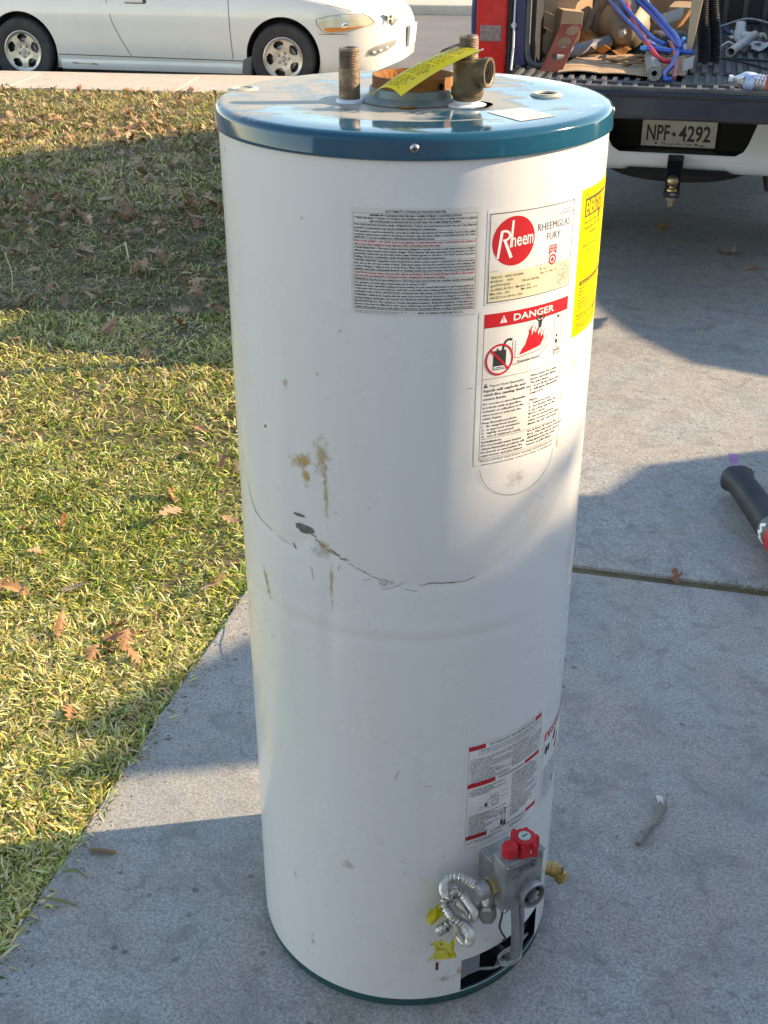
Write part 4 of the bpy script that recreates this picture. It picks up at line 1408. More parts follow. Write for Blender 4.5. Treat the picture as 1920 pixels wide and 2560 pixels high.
MB().sweep(smooth_path([Vector(p) - O_ for p in ((.112, 1.552, 1.462), (.120, 1.560, 1.466), (.121, 1.575, 1.463), (.112, 1.588, 1.461), (.096, 1.586, 1.461), (.090, 1.570, 1.462), (.098, 1.556, 1.462), (.112, 1.552, 1.462))], 5), .0008, 6).build('tie_wire', M['steel'], ctag, smooth=True)
# ------------------------------------------------------------------ pickup truck
TLOC, TYAW = (1.235, 5.19, 0.0), rad(-14)
TM = Matrix.Translation(TLOC) @ Matrix.Rotation(TYAW, 4, 'Z')
truck = thing('pickup_truck', 'dark blue pickup truck with open tailgate and junk in its bed', 'truck', TLOC, TYAW)
M['blue'] = mat('blue_car_paint', (.008, .018, .10), .25, .1, coat=.8, var=(.012, .024, .12), scale=6)
M['navy'] = mat('dusty_navy_paint', (.010, .014, .030), .38, coat=.3, var=(.028, .032, .045), scale=7, rough2=.55)
M['liner'] = mat('bed_liner', (.055, .055, .058), .6, var=(.12, .115, .105), scale=9, var2=(.20, .18, .15), scale2=30, thr2=(.6, .8))
M['bumper'] = mat('bumper_white', (.62, .63, .63), .35, .1, coat=.3, var=(.54, .55, .56), scale=6)
M['lamp'] = mat('lamp_red', (.78, .008, .012), .12, coat=.6, var=(.58, .005, .008), scale=18)
M['lamp2'] = mat('lamp_clear', (.34, .24, .24), .15, coat=.6, var=(.20, .12, .12), scale=80)
M['glass'] = mat('dark_glass', (.015, .018, .02), .05, spec=.6)
HWU = .89
# tailgate
tg = MB().box(-.70, .70, -.475, -.02, .822, .926).build('tailgate', M['navy'], truck, bevel=.018, seg=3)
MB().box(-.69, .69, -.482, -.470, .906, .918).build('edge_trim', M['black'], tg, bevel=.003)
lin = MB().box(-.68, .68, -.462, -.03, .924, .9305)
for v0_, v1_ in ((-.462, -.445), (-.335, -.318)):
    MB().box(-.68, .68, v0_, v1_, .9295, .9405).build('liner_rib', M['liner'], tg, bevel=.002, seg=1)
for k in range(23):
    u = -.66 + k * .06
    MB().box(u - .009, u + .009, -.447, -.333, .9295, .939).build('liner_rib', M['liner'], tg, bevel=.002, seg=1)
for k in range(31):
    u = -.665 + k * .0443
    MB().box(u - .010, u + .010, -.30, -.05, .9295, .940).build('liner_rib', M['liner'], tg, bevel=.002, seg=1)
lo = lin.build('tailgate_liner', M['liner'], tg, bevel=.002, seg=1)
# bed floor with ribs, walls
MB().box(-.74, .74, 0.0, 1.78, .86, .930).build('bed_floor', M['liner'], truck)
rb = None
for k in range(30):
    u = -.70 + k * .0475
    MB().box(u, u + .026, -.015, 1.74, .929, .945).build('floor_rib', M['liner'], truck, bevel=.004, seg=1)


def bedside(sg):
    m_ = MB()
    pr = [(.655, .93), (.66, 1.36), (.70, 1.395), (.85, 1.395), (.885, 1.36), (.90, 1.15), (.895, .9), (.875, .62), (.84, .55), (.80, .55), (.80, .93)]
    pr = [(sg * a, b) for a, b in pr]
    m_.prism(pr, 0.0, 1.80, Matrix(((1, 0, 0, 0), (0, 0, 1, 0), (0, 1, 0, 0), (0, 0, 0, 1))))
    o = m_.build('bed_side', M['blue'], truck, bevel=.012, seg=2)
    return o


for sg in (-1, 1):
    bs = bedside(sg)
    MB().box(*(sorted((sg * .625, sg * .656))), .012, 1.74, .93, 1.37).build('inner_liner', M['black'], bs, bevel=.006)
    # rounded liner lip at the bed opening
    MB().sweep(smooth_path([(sg * .655, -.004, 1.38), (sg * .655, -.006, 1.1), (sg * .652, -.008, .99), (sg * .632, -.01, .952), (sg * .58, -.012, .942)], 5), .011, 8).build('liner_lip', M['liner'], bs, smooth=True)
    a, b = sorted((sg * .742, sg * .872))
    tl = MB().box(a, b, -.022, .03, .893, 1.33).build('tail_light', M['lamp'], truck, bevel=.010, seg=3)
    MB().box(a + .018, b - .022, -.026, -.018, 1.035, 1.098).build('reverse_lens', M['lamp2'], tl, bevel=.004)
    for zz in (.93, .975, 1.12, 1.17, 1.22):
        MB().box(a + .008, b - .008, -.0235, -.020, zz, zz + .004).build('lens_ridge', M['lamp'], tl)
    MB().box(*(sorted((sg * .725, sg * .742))), -.012, .02, .87, 1.36).build('lamp_trim', M['black'], tl, bevel=.003)
    MB().sweep([(sg * .712, -.016, 1.25), (sg * .712, -.022, 1.12), (sg * .706, -.06, 1.02), (sg * .700, -.14, .94)], .0042, 8).build('tailgate_cable', mat('cable_grey', (.5, .5, .5), .5, .4), truck, smooth=True)
    MB().lathe([(.0, .012), (.011, .012), (.012, .0)], 14, axis_m((sg * .714, -.01, 1.10), (0, -1, 0))).build('cable_stud', M['bumper'], truck, smooth=True)
fw = MB().box(-.66, .66, 1.745, 1.79, .93, 1.42).build('bed_front', M['liner'], truck)
for k in range(13):
    u = -.60 + k * .1
    MB().box(u - .036, u + .036, 1.735, 1.746, .955, 1.40).build('front_rib', M['black'], fw, bevel=.006)
# bumper with plate recess
bp = MB()
prof = [(.06, .80), (-.085, .80), (-.105, .785), (-.11, .70), (-.105, .60), (-.085, .555), (.06, .545)]


def bump_piece(u0, u1, pr):
    return Matrix(((0, 0, 1, 0), (1, 0, 0, 0), (0, 1, 0, 0), (0, 0, 0, 1))), pr


bprof = [(.06, .802), (-.07, .802), (-.092, .797), (-.104, .784), (-.109, .76), (-.111, .72), (-.111, .68), (-.109, .65), (-.107, .632), (-.112, .622), (-.112, .60), (-.106, .578), (-.092, .560), (-.07, .552), (.06, .546)]


def recess_w(z):
    return float(np.interp(z, [.632, .645, .67, .80], [.235, .262, .278, .318]))


vs_, fs_ = [], []
cols = 29
for (v, z) in bprof:
    rw = recess_w(max(.632, z))
    us = list(np.linspace(-.93, -rw, 11))[:-1] + list(np.linspace(-rw, rw, 9)) + list(np.linspace(rw, .93, 11))[1:]
    for u in us:
        e = max(0.0, (abs(u) - .80) / .13)
        vs_.append((u, v + .05 * e * e, z))
for j in range(len(bprof) - 1):
    zc = (bprof[j][1] + bprof[j + 1][1]) / 2
    for i in range(cols - 1):
        if 10 <= i < 18 and zc > .632:
            continue
        fs_.append((j * cols + i, j * cols + i + 1, (j + 1) * cols + i + 1, (j + 1) * cols + i))
bo = MB().add(vs_, fs_).build('rear_bumper', M['bumper'], truck, smooth=True, solid=.006, angle=50)
MB().add([(-.19, -.116, .570), (.21, -.116, .570), (.24, -.10, .545), (-.22, -.10, .545), (-.19, -.05, .570), (.21, -.05, .570), (.24, -.05, .54), (-.22, -.05, .54)],
         [(0, 1, 2, 3), (4, 7, 6, 5), (0, 3, 7, 4), (1, 5, 6, 2), (2, 6, 7, 3), (0, 4, 5, 1)]).build('hitch_cutout', M['void'], bo)
MB().box(-.32, .32, -.10, .01, .6285, .6315).build('recess_floor', M['black'], bo)
MB().box(-.322, .322, .004, .03, .629, .80).build('plate_recess', M['void'], bo)
MB().box(-.90, .90, -.10, .04, .802, .812).build('step_pad', M['black'], bo, bevel=.003)
# licence plate
plate = MB().box(-.1525, .1525, -.006, -.003, .640, .792).build('licence_plate', mat('plate_white', (.52, .50, .46), .5, var=(.44, .42, .38), scale=20), truck, bevel=.0012)
pl = Label()
pl.text('NPF', 20, 25, 64, 94, 'black', 0, bold=.02)
pl.text('4292', 152, 25, 64, 130, 'black', 0, bold=.02)
TXS = [(122, 50), (126, 50), (126, 58), (131, 58), (131, 53), (139, 51), (140, 44), (136, 41), (133, 34), (129, 39), (126, 43), (122, 45), (117, 49)]
pl.poly([(x + 1, y + 4) for x, y in TXS], 'black', 0)
pl.text('The Lone Star State', 80, 8, 9, 130, 'black', 0, bold=.01)
pl.disc(62, 12, 5, 'black', 0, n=12)
pl.rect(236, 6, 262, 10, 'black', 0)
pl.disc(226, 12, 5, 'black', 0, n=12)
for (c_, lv), mb in pl.layers.items():
    mb.v = [(-.1525 + p[0] / 1000, -.0066, .640 + p[1] / 1000) for p in mb.v]
    mb.build('plate_lettering', mat('plate_black', (.02, .015, .02), .5), plate, flip=False)
# hitch
MB().box(-.032, .032, -.16, .30, .565, .628).build('hitch_receiver', M['black'], truck, bevel=.004)
bm_ = MB().box(-.026, .026, -.20, -.10, .572, .622)
bm_.add([(-.03, -.20, .622), (.03, -.20, .622), (.03, -.30, .545), (-.03, -.30, .545), (-.03, -.20, .572), (.03, -.20, .572), (.03, -.30, .515), (-.03, -.30, .515)],
        [(0, 1, 2, 3), (4, 7, 6, 5), (0, 3, 7, 4), (1, 5, 6, 2), (2, 6, 7, 3), (0, 4, 5, 1)])
bm_.box(-.032, .032, -.38, -.29, .512, .532)
hm = bm_.build('ball_mount', mat('worn_black_paint', (.012, .012, .02), .4, .2, var=(.3, .29, .28), scale=22, thr=(.66, .70)), truck, bevel=.003)
MB().lathe([(.0, .592), (.010, .590), (.019, .583), (.0235, .571), (.0235, .566), (.019, .555), (.012, .549), (.0125, .544), (.020, .538), (.021, .532)], 28, Matrix.Translation((0, -.335, 0))).build('tow_ball', mat('worn_brass_ball', (.50, .36, .18), .35, .9, var=(.3, .22, .12), scale=30), hm, smooth=True)
MB().lathe([(.021, .512), (.021, .494), (.012, .492), (.012, .47), (0, .47)], 6, Matrix.Translation((0, -.335, 0))).build('ball_nut', mat('old_nut', (.22, .19, .16), .5, .8, var=(.3, .24, .16), scale=30), hm)
# spare wheel and chassis
sp = MB()
spr = [(.18, -.09), (.31, -.105), (.35, -.085), (.365, -.04), (.365, .04), (.35, .085), (.31, .105), (.18, .09)]
sp.lathe(spr, 48, Matrix.Translation((0, .62, .53)), closed=True)
sp.build('spare_tyre', M['rubber'], truck, smooth=True)
MB().box(-.5, -.38, .1, 5.0, .45, .60).box(.38, .5, .1, 5.0, .45, .60).box(-.7, .7, 1.0, 1.16, .34, .46).build('chassis', M['black'], truck, bevel=.01)


def tyre_prof(r, wd):
    return [(r * .62, -wd * .42), (r * .80, -wd * .5), (r * .93, -wd * .48), (r * .985, -wd * .38), (r, -wd * .2), (r, wd * .2), (r * .985, wd * .38), (r * .93, wd * .48), (r * .80, wd * .5), (r * .62, wd * .42)]


for (u, v) in ((-.76, 1.12), (.76, 1.12), (-.76, 4.45), (.76, 4.45)):
    X = Matrix.Translation((u, v, .375)) @ Matrix.Rotation(pi / 2, 4, 'Y')
    wo = MB().lathe(tyre_prof(.375, .25), 40, X, closed=True).build('wheel', M['rubber'], truck, smooth=True)
    MB().lathe([(.235, -.08), (.225, -.03), (.05, -.05), (0, -.05)], 32, X, caps=False).lathe([(.235, .08), (.225, .03), (.05, .05), (0, .05)], 32, X, caps=False).build('rim', M['steel'], wo, smooth=True)
# cab and bonnet
cab = MB()
sec = [(1.86, .86, .50, 1.18, .86, 1.22, .62), (1.95, .89, .48, 1.25, .88, 1.80, .66), (2.6, .89, .48, 1.25, .89, 1.86, .68), (3.5, .89, .48, 1.22, .88, 1.84, .66), (3.9, .89, .48, 1.20, .88, 1.55, .70), (4.25, .88, .48, 1.17, .86, 1.22, .80),
       (5.0, .87, .50, 1.08, .84, 1.12, .76), (5.35, .83, .50, .98, .80, 1.03, .70), (5.45, .76, .55, .9, .74, .94, .6)]
ring_n = 10
vs_ = []
for (v, w0, z0, zb, wb, zt, wt) in sec:
    half = [(w0 * .9, z0), (w0, z0 + .08), (wb + .01, zb), (wt, zt - .03), (wt * .85, zt)]
    vs_ += [(a, v, b) for a, b in half] + [(-a, v, b) for a, b in half[::-1]]
fs_ = [(j * ring_n + i, j * ring_n + (i + 1) % ring_n, (j + 1) * ring_n + (i + 1) % ring_n, (j + 1) * ring_n + i) for j in range(len(sec) - 1) for i in range(ring_n)]
fs_ += [tuple(range(ring_n)), tuple((len(sec) - 1) * ring_n + i for i in range(ring_n))]
cb = cab.add(vs_, fs_).build('cab', M['blue'], truck, bevel=.02)
for sg in (-1, 1):
    MB().add([(sg * .90, 2.05, 1.27), (sg * .90, 3.85, 1.25), (sg * .715, 3.45, 1.77), (sg * .715, 2.1, 1.77)], [(0, 1, 2, 3)]).build('side_window', M['glass'], cb)
MB().add([(-.62, 1.868, 1.28), (.62, 1.868, 1.28), (.56, 1.93, 1.72), (-.56, 1.93, 1.72)], [(0, 1, 2, 3)]).build('rear_window', M['glass'], cb)

# ------------------------------------------------------------------ junk in the truck bed
def bed(mb, name, m_, label, cat, group=None, **kw):
    o = mb.build(name, m_, X=TM, recenter=True, **kw)
    return tag(o, label, cat, group)


M['card'] = mat('cardboard', (.40, .26, .15), .85, var=(.46, .31, .19), scale=12, var2=(.30, .19, .11), scale2=22, thr2=(.6, .8), bump=.05)
M['card2'] = mat('cardboard_dark', (.27, .18, .115), .85, var=(.32, .22, .14), scale=8)
F0 = .946
# flat cardboard sheet
bed(MB().sheet(lambda u, v: (-.50 + .50 * u + .03 * v, -.21 + .62 * v + .02 * sin(u * 7), F0 + .004 + .006 * abs(sin(u * 9 + v * 4)) * (1 - v)), 24, 8), 'cardboard_sheet', M['card'],
    'flat brown cardboard sheet lying on the truck bed floor', 'cardboard', solid=.004)
# big slatted cardboard panel leaning on the left wall
pn = thing('cardboard_flap_sheet', 'tall creased cardboard panel with a cut hole leaning on the left bed wall', 'cardboard', tuple(TM @ Vector((-.60, .25, F0))), TYAW)
for k in range(5):
    z0_, z1_ = .03 + k * .062, .03 + k * .062 + .060
    pts = [(-.085 + .012 * k, .0, z0_ + .055), (.10, .05, z0_ - .03), (.12, .055, z1_ - .028), (-.085 + .012 * k, .0, z1_ + .053)]
    if k == 0:
        pts = [(-.085, 0, .085), (-.005, .03, .0), (.10, .05, .03), (.12, .055, z1_ - .03), (-.085, 0, z1_ + .053)]
    MB().add(pts, [tuple(range(len(pts)))]).build('flap', M['card'], pn, solid=.005)
MB().add([(-.055, -.009, .098), (-.035, -.004, .082), (-.012, .002, .10), (-.015, .001, .118), (-.045, -.007, .115)], [(0, 1, 2, 3, 4)]).build('hand_hole', M['void'], pn, solid=.001)
# small carton standing behind the red plate
cx_ = Matrix.Translation((-.536, .26, F0)) @ Matrix.Rotation(.12, 4, 'Y') @ Matrix.Rotation(.45, 4, 'Z')
ct = MB().box(-.048, .048, -.036, .036, 0, .195, cx_)
cto = bed(ct, 'carton', M['card'], 'tall narrow tan carton behind the red punched plate', 'carton', bevel=.002)
# red plate with holes
rp = MB()
NU, NV = 24, 60
gw, gh = .088, .245
hl = [(.044, .085, .027, True), (.044, .152, .029, False), (.058, .215, .027, False)]


def in_hole(x, y):
    for hx, hy, hr, half in hl:
        if (x - hx) ** 2 + (y - hy) ** 2 < hr * hr and not (half and y > hy + .006):
            return True
    return False


PA, PB, PC = Vector((-.575, -.165, F0)), Vector((-.49, -.175, F0)), Vector((-.515, .03, 1.125))
ex_ = (PB - PA).normalized()
ey_ = (PC - PA).normalized()
vs_ = [tuple(PA + ex_ * (gw * i / NU) + ey_ * (gh * j / NV)) for j in range(NV + 1) for i in range(NU + 1)]
fs_ = [(j * (NU + 1) + i, j * (NU + 1) + i + 1, (j + 1) * (NU + 1) + i + 1, (j + 1) * (NU + 1) + i) for j in range(NV) for i in range(NU) if not in_hole(gw * (i + .5) / NU, gh * (j + .5) / NV)]
bed(MB().add(vs_, fs_), 'punched_plate', mat('red_oxide_paint', (.30, .045, .02), .5, .2, var=(.38, .09, .04), scale=9, var2=(.16, .03, .02), scale2=12), 'red painted metal plate with round holes leaning in the truck bed', 'metal plate', solid=.003)
# grey tube
bed(MB().sweep(smooth_path([(-.56, .10, .972), (-.50, .20, .975), (-.43, .32, .985), (-.35, .40, 1.0)], 5), .026, 18), 'grey_hose', mat('grey_rubber_hose', (.13, .15, .17), .6, var=(.18, .19, .2), scale=12),
    'short grey rubber hose behind the red plate', 'hose', smooth=True)
# galvanised duct piece
bed(MB().sheet(lambda u, v: (-.62 + .17 * u, .95 + .02 * sin(u * 3), .96 + .30 * v), 6, 4), 'duct_sheet', M['galv'], 'upright galvanised sheet metal piece behind the tan carton', 'sheet metal', solid=.002)
bed(MB().box(-.012, .012, -.006, .006, 0, .40, Matrix.Translation((-.50, .62, F0)) @ Matrix.Rotation(.35, 4, 'Y')), 'wood_stick', mat('weathered_wood', (.26, .22, .16), .8, var=(.34, .28, .2), scale=20), 'thin weathered wooden stick leaning beside the bronze tank', 'stick')
# bronze tank with flange and bolt
tank = thing('pressure_tank', 'dull bronze dome shaped tank with bolted flange lying in the truck bed', 'tank', tuple(TM @ Vector((-.30, .62, F0))), TYAW)
TK = axis_m((0, 0, .118), (.02, -1, -.12))
M['tank'] = mat('tank_bronze', (.20, .16, .11), .6, .2, var=(.26, .21, .15), scale=8, var2=(.16, .11, .07), scale2=25)
MB().lathe([(.115, -.12), (.115, .06), (.105, .12), (.085, .165), (.062, .195), (.055, .20), (.050, .215), (.035, .222), (0, .222)], 40, TK).build('dome', M['tank'], tank, smooth=True, angle=60)
MB().lathe([(.135, .035), (.135, .05), (.112, .05), (.112, .035)], 40, TK, closed=True).build('flange', M['tank'], tank, smooth=True)
for k in range(8):
    a = k * pi / 4 + .2
    MB().lathe([(.010, .03), (.010, .062), (0, .062)], 6, TK @ Matrix.Translation((.124 * cos(a), .124 * sin(a), 0))).build('flange_bolt', M['tank'], tank)
MB().lathe([(.022, .22), (.022, .232), (.016, .234), (.016, .252), (0, .252)], 6, TK).build('plug_bolt', M['zinc'], tank, bevel=.001)
bed(MB().sheet(lambda u, v: (-.66 + .20 * u, .40 + .30 * u + .02 * v, F0 + .02 + .40 * v + .03 * math.sin(u * 4)), 8, 4), 'cardboard_wall', M['card'], 'large tan cardboard sheet standing behind the creased panel', 'cardboard', solid=.005)
bed(MB().sheet(lambda u, v: (-.46 + .26 * u, .95 - .1 * v, F0 + .10 + .34 * v), 6, 4), 'cardboard_wall', M['card'], 'tan cardboard sheet rising behind the bronze tank', 'cardboard', solid=.005)
for k, (u, v, a, l_, dz) in enumerate(((-.40, .42, .5, .11, .03), (-.44, .36, 1.6, .09, .02), (-.38, .30, 2.6, .08, .015), (-.30, .40, .9, .10, .0))):
    bed(MB().sheet(lambda p, q: (l_ * (p - .5), .05 * (q - .5), .02 * q + .012 * math.sin(p * 5 + k)), 5, 3, Matrix.Translation((u, v, F0 + .012 + dz)) @ Matrix.Rotation(a, 4, 'Z')), 'rust_flake', M['rust'],
        'curled rusty metal flake lying in front of the bronze tank', 'scrap', 'rusty flakes in front of the tank', solid=.003)
# brown wood chips on the cardboard
M['chip'] = mat('brown_debris', (.20, .12, .065), .85, var=(.28, .18, .10), scale=30)
for k, (u, v, l_, a, wd) in enumerate(((-.26, .20, .12, .3, .03), (-.20, .12, .09, -.2, .03), (-.30, .06, .10, .1, .026), (-.22, .0, .08, .4, .024), (-.16, .26, .10, -.4, .03), (-.34, .16, .07, .8, .02))):
    X = Matrix.Translation((u, v, F0 + .016 + .006 * (k % 2))) @ Matrix.Rotation(a, 4, 'Z') @ Matrix.Rotation(.12 * (k % 3 - 1), 4, 'Y')
    mb = MB().sheet(lambda p, q: (l_ * (p - .5), wd * (q - .5) * (1 - .3 * p), .012 * math.sin(p * 5 + k) * (q - .4)), 6, 3, X)
    bed(mb, 'bark_piece', M['chip'], 'brown curled bark piece on the cardboard in the truck bed', 'bark', 'bark pieces on the cardboard', solid=.007)
M['leafdebris'] = mat('orange_debris', (.36, .14, .03), .8, var=(.22, .10, .04), scale=30)
for k in range(5):
    X = Matrix.Translation((-.45 + .03 * k, .50 + .04 * (k % 2), F0 + .02)) @ Matrix.Rotation(k * 1.1, 4, 'Z')
    bed(MB().sheet(lambda p, q: (.09 * (p - .5), .06 * (q - .5), .05 * q + .02 * math.sin(p * 4 + k)), 5, 4, X), 'rag_scrap', M['leafdebris'], 'crumpled orange brown scrap beside the bronze tank', 'scrap', 'orange scraps beside the tank', solid=.003)
# foam pipe insulation
FA, FB = Vector((-.114, -.33, .9725)), Vector((-.150, .12, .978))
fo_ = MB().lathe([(.0285, 0), (.0285, (FB - FA).length), (.011, (FB - FA).length), (.011, 0)], 28, axis_m(FA, FB - FA), closed=True)
bed(fo_, 'foam_pipe', mat('grey_foam', (.20, .20, .195), .85, var=(.27, .26, .24), scale=18), 'grey foam pipe insulation tube pointing over the tailgate', 'pipe insulation', smooth=True, angle=50)
# PEX tubes
M['pexblue'] = mat('blue_pex', (.006, .075, .36), .3, var=(.01, .10, .42), scale=8)
M['pexred'] = mat('red_pex', (.62, .02, .03), .3, var=(.55, .03, .04), scale=8)
M['pexcap'] = mat('pale_blue_pex', (.03, .25, .60), .35)
M['pexpink'] = mat('faded_red_pex', (.42, .09, .08), .4)
PEX = [
    ('blue', [(-.417, .65, 1.189), (-.357, .505, 1.147), (-.289, .342, 1.104), (-.227, .211, 1.07), (-.176, .088, 1.041), (-.113, .004, 1.023), (-.048, -.022, 1.019), (.02, -.035, 1.018)], 'lowest of the long blue plastic tubes slanting across the truck bed'),
    ('blue', [(-.393, .69, 1.216), (-.332, .53, 1.165), (-.265, .37, 1.118), (-.202, .225, 1.081), (-.147, .095, 1.05), (-.098, .03, 1.038)], 'blue plastic tube lying just above the lowest slanting tube'),
    ('blue', [(-.31, .65, 1.191), (-.235, .505, 1.15), (-.184, .4, 1.122), (-.132, .277, 1.09), (-.082, .145, 1.058), (-.039, .013, 1.028)], 'blue plastic tube slanting to the right of the red tube'),
    ('blue', [(-.285, .672, 1.21), (-.214, .496, 1.16), (-.155, .364, 1.125), (-.107, .241, 1.093), (-.055, .101, 1.06), (-.029, -.022, 1.03)], 'uppermost of the slanting blue plastic tubes in the truck bed'),
    ('pexcap', [(-.186, .02, 1.022), (-.145, .0, 1.021), (-.10, -.012, 1.02), (-.064, -.022, 1.019)], 'short blue tube end pointing left across the bundle'),
    ('blue', [(-.025, .105, 1.05), (-.031, .048, 1.036), (-.042, -.066, 1.009), (-.055, -.176, .985), (-.07, -.233, .973), (-.079, -.277, .964), (-.07, -.329, .955), (-.045, -.338, .955)], 'bent blue tube hooking down onto the tailgate'),
    ('red', [(-.331, .65, 1.191), (-.303, .54, 1.159), (-.255, .342, 1.104), (-.208, .189, 1.065), (-.165, .057, 1.034), (-.124, -.066, 1.007), (-.092, -.123, .995), (-.063, -.132, .994)], 'bright red plastic tube sweeping down between the blue ones'),
    ('pink', [(-.074, .07, 1.04), (-.054, -.022, 1.019), (-.04, -.162, .988), (-.038, -.325, .958)], 'faded red tube end standing on the tailgate beside the blue hook')]
for kind, p_, lb_ in PEX:
    mm = {'blue': M['pexblue'], 'red': M['pexred'], 'pexcap': M['pexblue'], 'pink': M['pexpink']}[kind]
    sp_ = smooth_path(p_, 6)
    o = MB().sweep(sp_, .0098 if kind != 'pink' else .0088, 14).build('plastic_tube', mm, X=TM, recenter=True, smooth=True)
    tag(o, lb_, 'tube', 'plastic tubes in the truck bed')
    if kind in ('pexcap', 'blue') and ('hooking' in lb_ or 'pointing left' in lb_):
        c_ = MB().sweep([sp_[0] + (sp_[0] - sp_[1]).normalized() * .004, sp_[3]], .0106, 14).build('tube_end', M['pexcap'], X=TM, smooth=True)
        c_.data.transform(Matrix.Translation(-o.location))
        c_.parent = o
SCRAP_M = [M['galv'], M['card2'], M['paper'], M['black']]
# papers and clutter behind the tubes
bed(MB().sheet(lambda u, v: (-.15 + .10 * u, .80 + .03 * u, 1.03 + .05 * v + .03 * u), 4, 3), 'paper_sheet', M['paper'], 'crumpled white paper behind the blue tubes', 'paper', solid=.001)
bed(MB().sweep([(-.085, .68, .99), (-.075, .70, 1.02), (-.020, .80, 1.10)], .012, 12).sweep([(-.09, .70, .95), (-.085, .68, .995)], .013, 12), 'rusty_pipe', M['rust'], 'bent rusty pipe standing behind the blue tubes', 'pipe', smooth=True)
bed(MB().sheet(lambda u, v: (-.30 + .34 * u, 1.25 - .1 * u, .96 + .36 * v), 8, 4), 'cardboard_wall', M['card2'], 'dark brown box side standing at the back of the truck bed', 'cardboard', solid=.006)
bed(MB().box(-.06, .10, -.05, .05, 0, .08, Matrix.Translation((-.12, .62, F0)) @ Matrix.Rotation(.4, 4, 'Z')), 'dark_bag', mat('dark_plastic_bag', (.06, .055, .055), .5, var=(.12, .11, .1), scale=20, bump=.6, bscale=20), 'dark plastic bundle under the blue tubes', 'bag', bevel=.02, seg=3)
bed(MB().box(-.10, .10, -.07, .07, 0, .20, Matrix.Translation((-.46, 1.25, F0)) @ Matrix.Rotation(.3, 4, 'Z')), 'cardboard_box', M['card2'], 'dull brown cardboard box behind the galvanised sheet', 'cardboard', bevel=.003)
bed(MB().box(-.09, .09, -.06, .06, 0, .16, Matrix.Translation((-.02, 1.05, F0)) @ Matrix.Rotation(-.2, 4, 'Z') @ Matrix.Rotation(.15, 4, 'X')), 'cardboard_box', M['card'], 'open tan cardboard box behind the bent rusty pipe', 'cardboard', bevel=.003)
for k_, (u_, v_, a_, l_) in enumerate(((-.15, .45, .3, .10), (-.10, .35, 1.2, .08), (-.05, .48, .8, .09), (-.18, .55, 2.0, .09))):
    bed(MB().sheet(lambda p, q: (l_ * (p - .5), .05 * (q - .5), .03 * q + .012 * math.sin(p * 5 + k_)), 5, 4, Matrix.Translation((u_, v_, F0 + .02)) @ Matrix.Rotation(a_, 4, 'Z')), 'plastic_scrap', SCRAP_M[k_], ('crumpled grey plastic scrap nearest the bronze tank', 'crumpled brown paper scrap under the slanting blue tubes', 'crumpled white plastic scrap below the rusty pipe', 'crumpled black plastic scrap left of the dark bundle')[k_], 'scrap', solid=.003)
# upright cardboard edge beside the black hoses
bed(MB().add([(-.008, -.02, .965), (.010, -.015, .985), (.046, .24, 1.30), (-.012, .24, 1.30)], [(0, 1, 2, 3)]), 'cardboard_strip', M['card'], 'upright cardboard flap between the tubes and the black hoses', 'cardboard', solid=.005)
bed(MB().sheet(lambda u, v: (-.015 + .04 * u, -.11 + .03 * u, .955 + .045 * v + .01 * u), 4, 4), 'plastic_scrap', M['paper'], 'small grey white plastic scrap at the foot of the cardboard flap', 'scrap', solid=.002)
# black corrugated hoses
M['blackhose'] = mat('black_corrugated', (.012, .012, .012), .35, var=(.03, .028, .026), scale=10)
for lb_, p_ in (('left one of two black corrugated hoses standing in the truck bed', [(.020, .27, 1.34), (.030, .26, 1.236), (.037, .25, 1.159), (.043, .245, 1.097), (.056, .24, 1.018), (.064, .235, .948)]),
                ('right one of two black corrugated hoses standing in the truck bed', [(.062, .30, 1.34), (.068, .29, 1.234), (.078, .28, 1.157), (.092, .275, 1.095), (.105, .27, 1.016), (.112, .265, .948)])):
    sp_ = smooth_path(p_, 30)
    arr_ = np.array([tuple(q) for q in sp_])
    L_ = np.concatenate([[0], np.cumsum(np.linalg.norm(np.diff(arr_, axis=0), axis=1))])
    n_ = int(L_[-1] / .0022)
    ev_ = [Vector([float(np.interp(L_[-1] * i / n_, L_, arr_[:, k])) for k in range(3)]) for i in range(n_ + 1)]
    bed(MB().sweep(ev_, [.0245 + .0022 * cos(2 * pi * i / 4.0) for i in range(n_ + 1)], 18), 'corrugated_hose', M['blackhose'], lb_, 'hose', 'black corrugated hoses', smooth=True, angle=80)
# white plastic pipe and fitting
M['pvc'] = mat('white_pvc', (.66, .64, .58), .4, var=(.58, .54, .47), scale=14)
PA_, PB_ = Vector((.175, .45, .966)), Vector((.283, .90, .990))
bed(MB().lathe([(.0195, 0), (.0195, (PB_ - PA_).length), (.0165, (PB_ - PA_).length), (.0165, 0)], 24, axis_m(PA_, PB_ - PA_), closed=True), 'plastic_pipe', M['pvc'], 'white plastic pipe lying at an angle among scraps in the truck bed', 'pipe', smooth=True, angle=50)
bed(MB().lathe([(.030, 0), (.030, .05), (.024, .055), (.024, .09), (.020, .09), (.020, 0)], 24, Matrix.Translation((.22, 1.02, F0)) @ Matrix.Rotation(-.5, 4, 'X'), closed=True).lathe([(.022, 0), (.022, .06), (.018, .06), (.018, 0)], 20, axis_m((.23, 1.0, .972), (1, -.1, 0)), closed=True), 'pipe_fitting', M['pvc'], 'white plastic elbow fitting behind the white pipe', 'pipe fitting', smooth=True, angle=50)
rs = random.Random(4)
SCM = [M['pvc'], M['paper'], M['chip'], M['black'], mat('rag_cream', (.62, .52, .38), .8), mat('rag_red', (.35, .02, .02), .7), mat('rag_blue', (.05, .14, .40), .6)]
SCN = ['white', 'grey white', 'brown', 'black', 'cream', 'red', 'blue']
cnt = {}
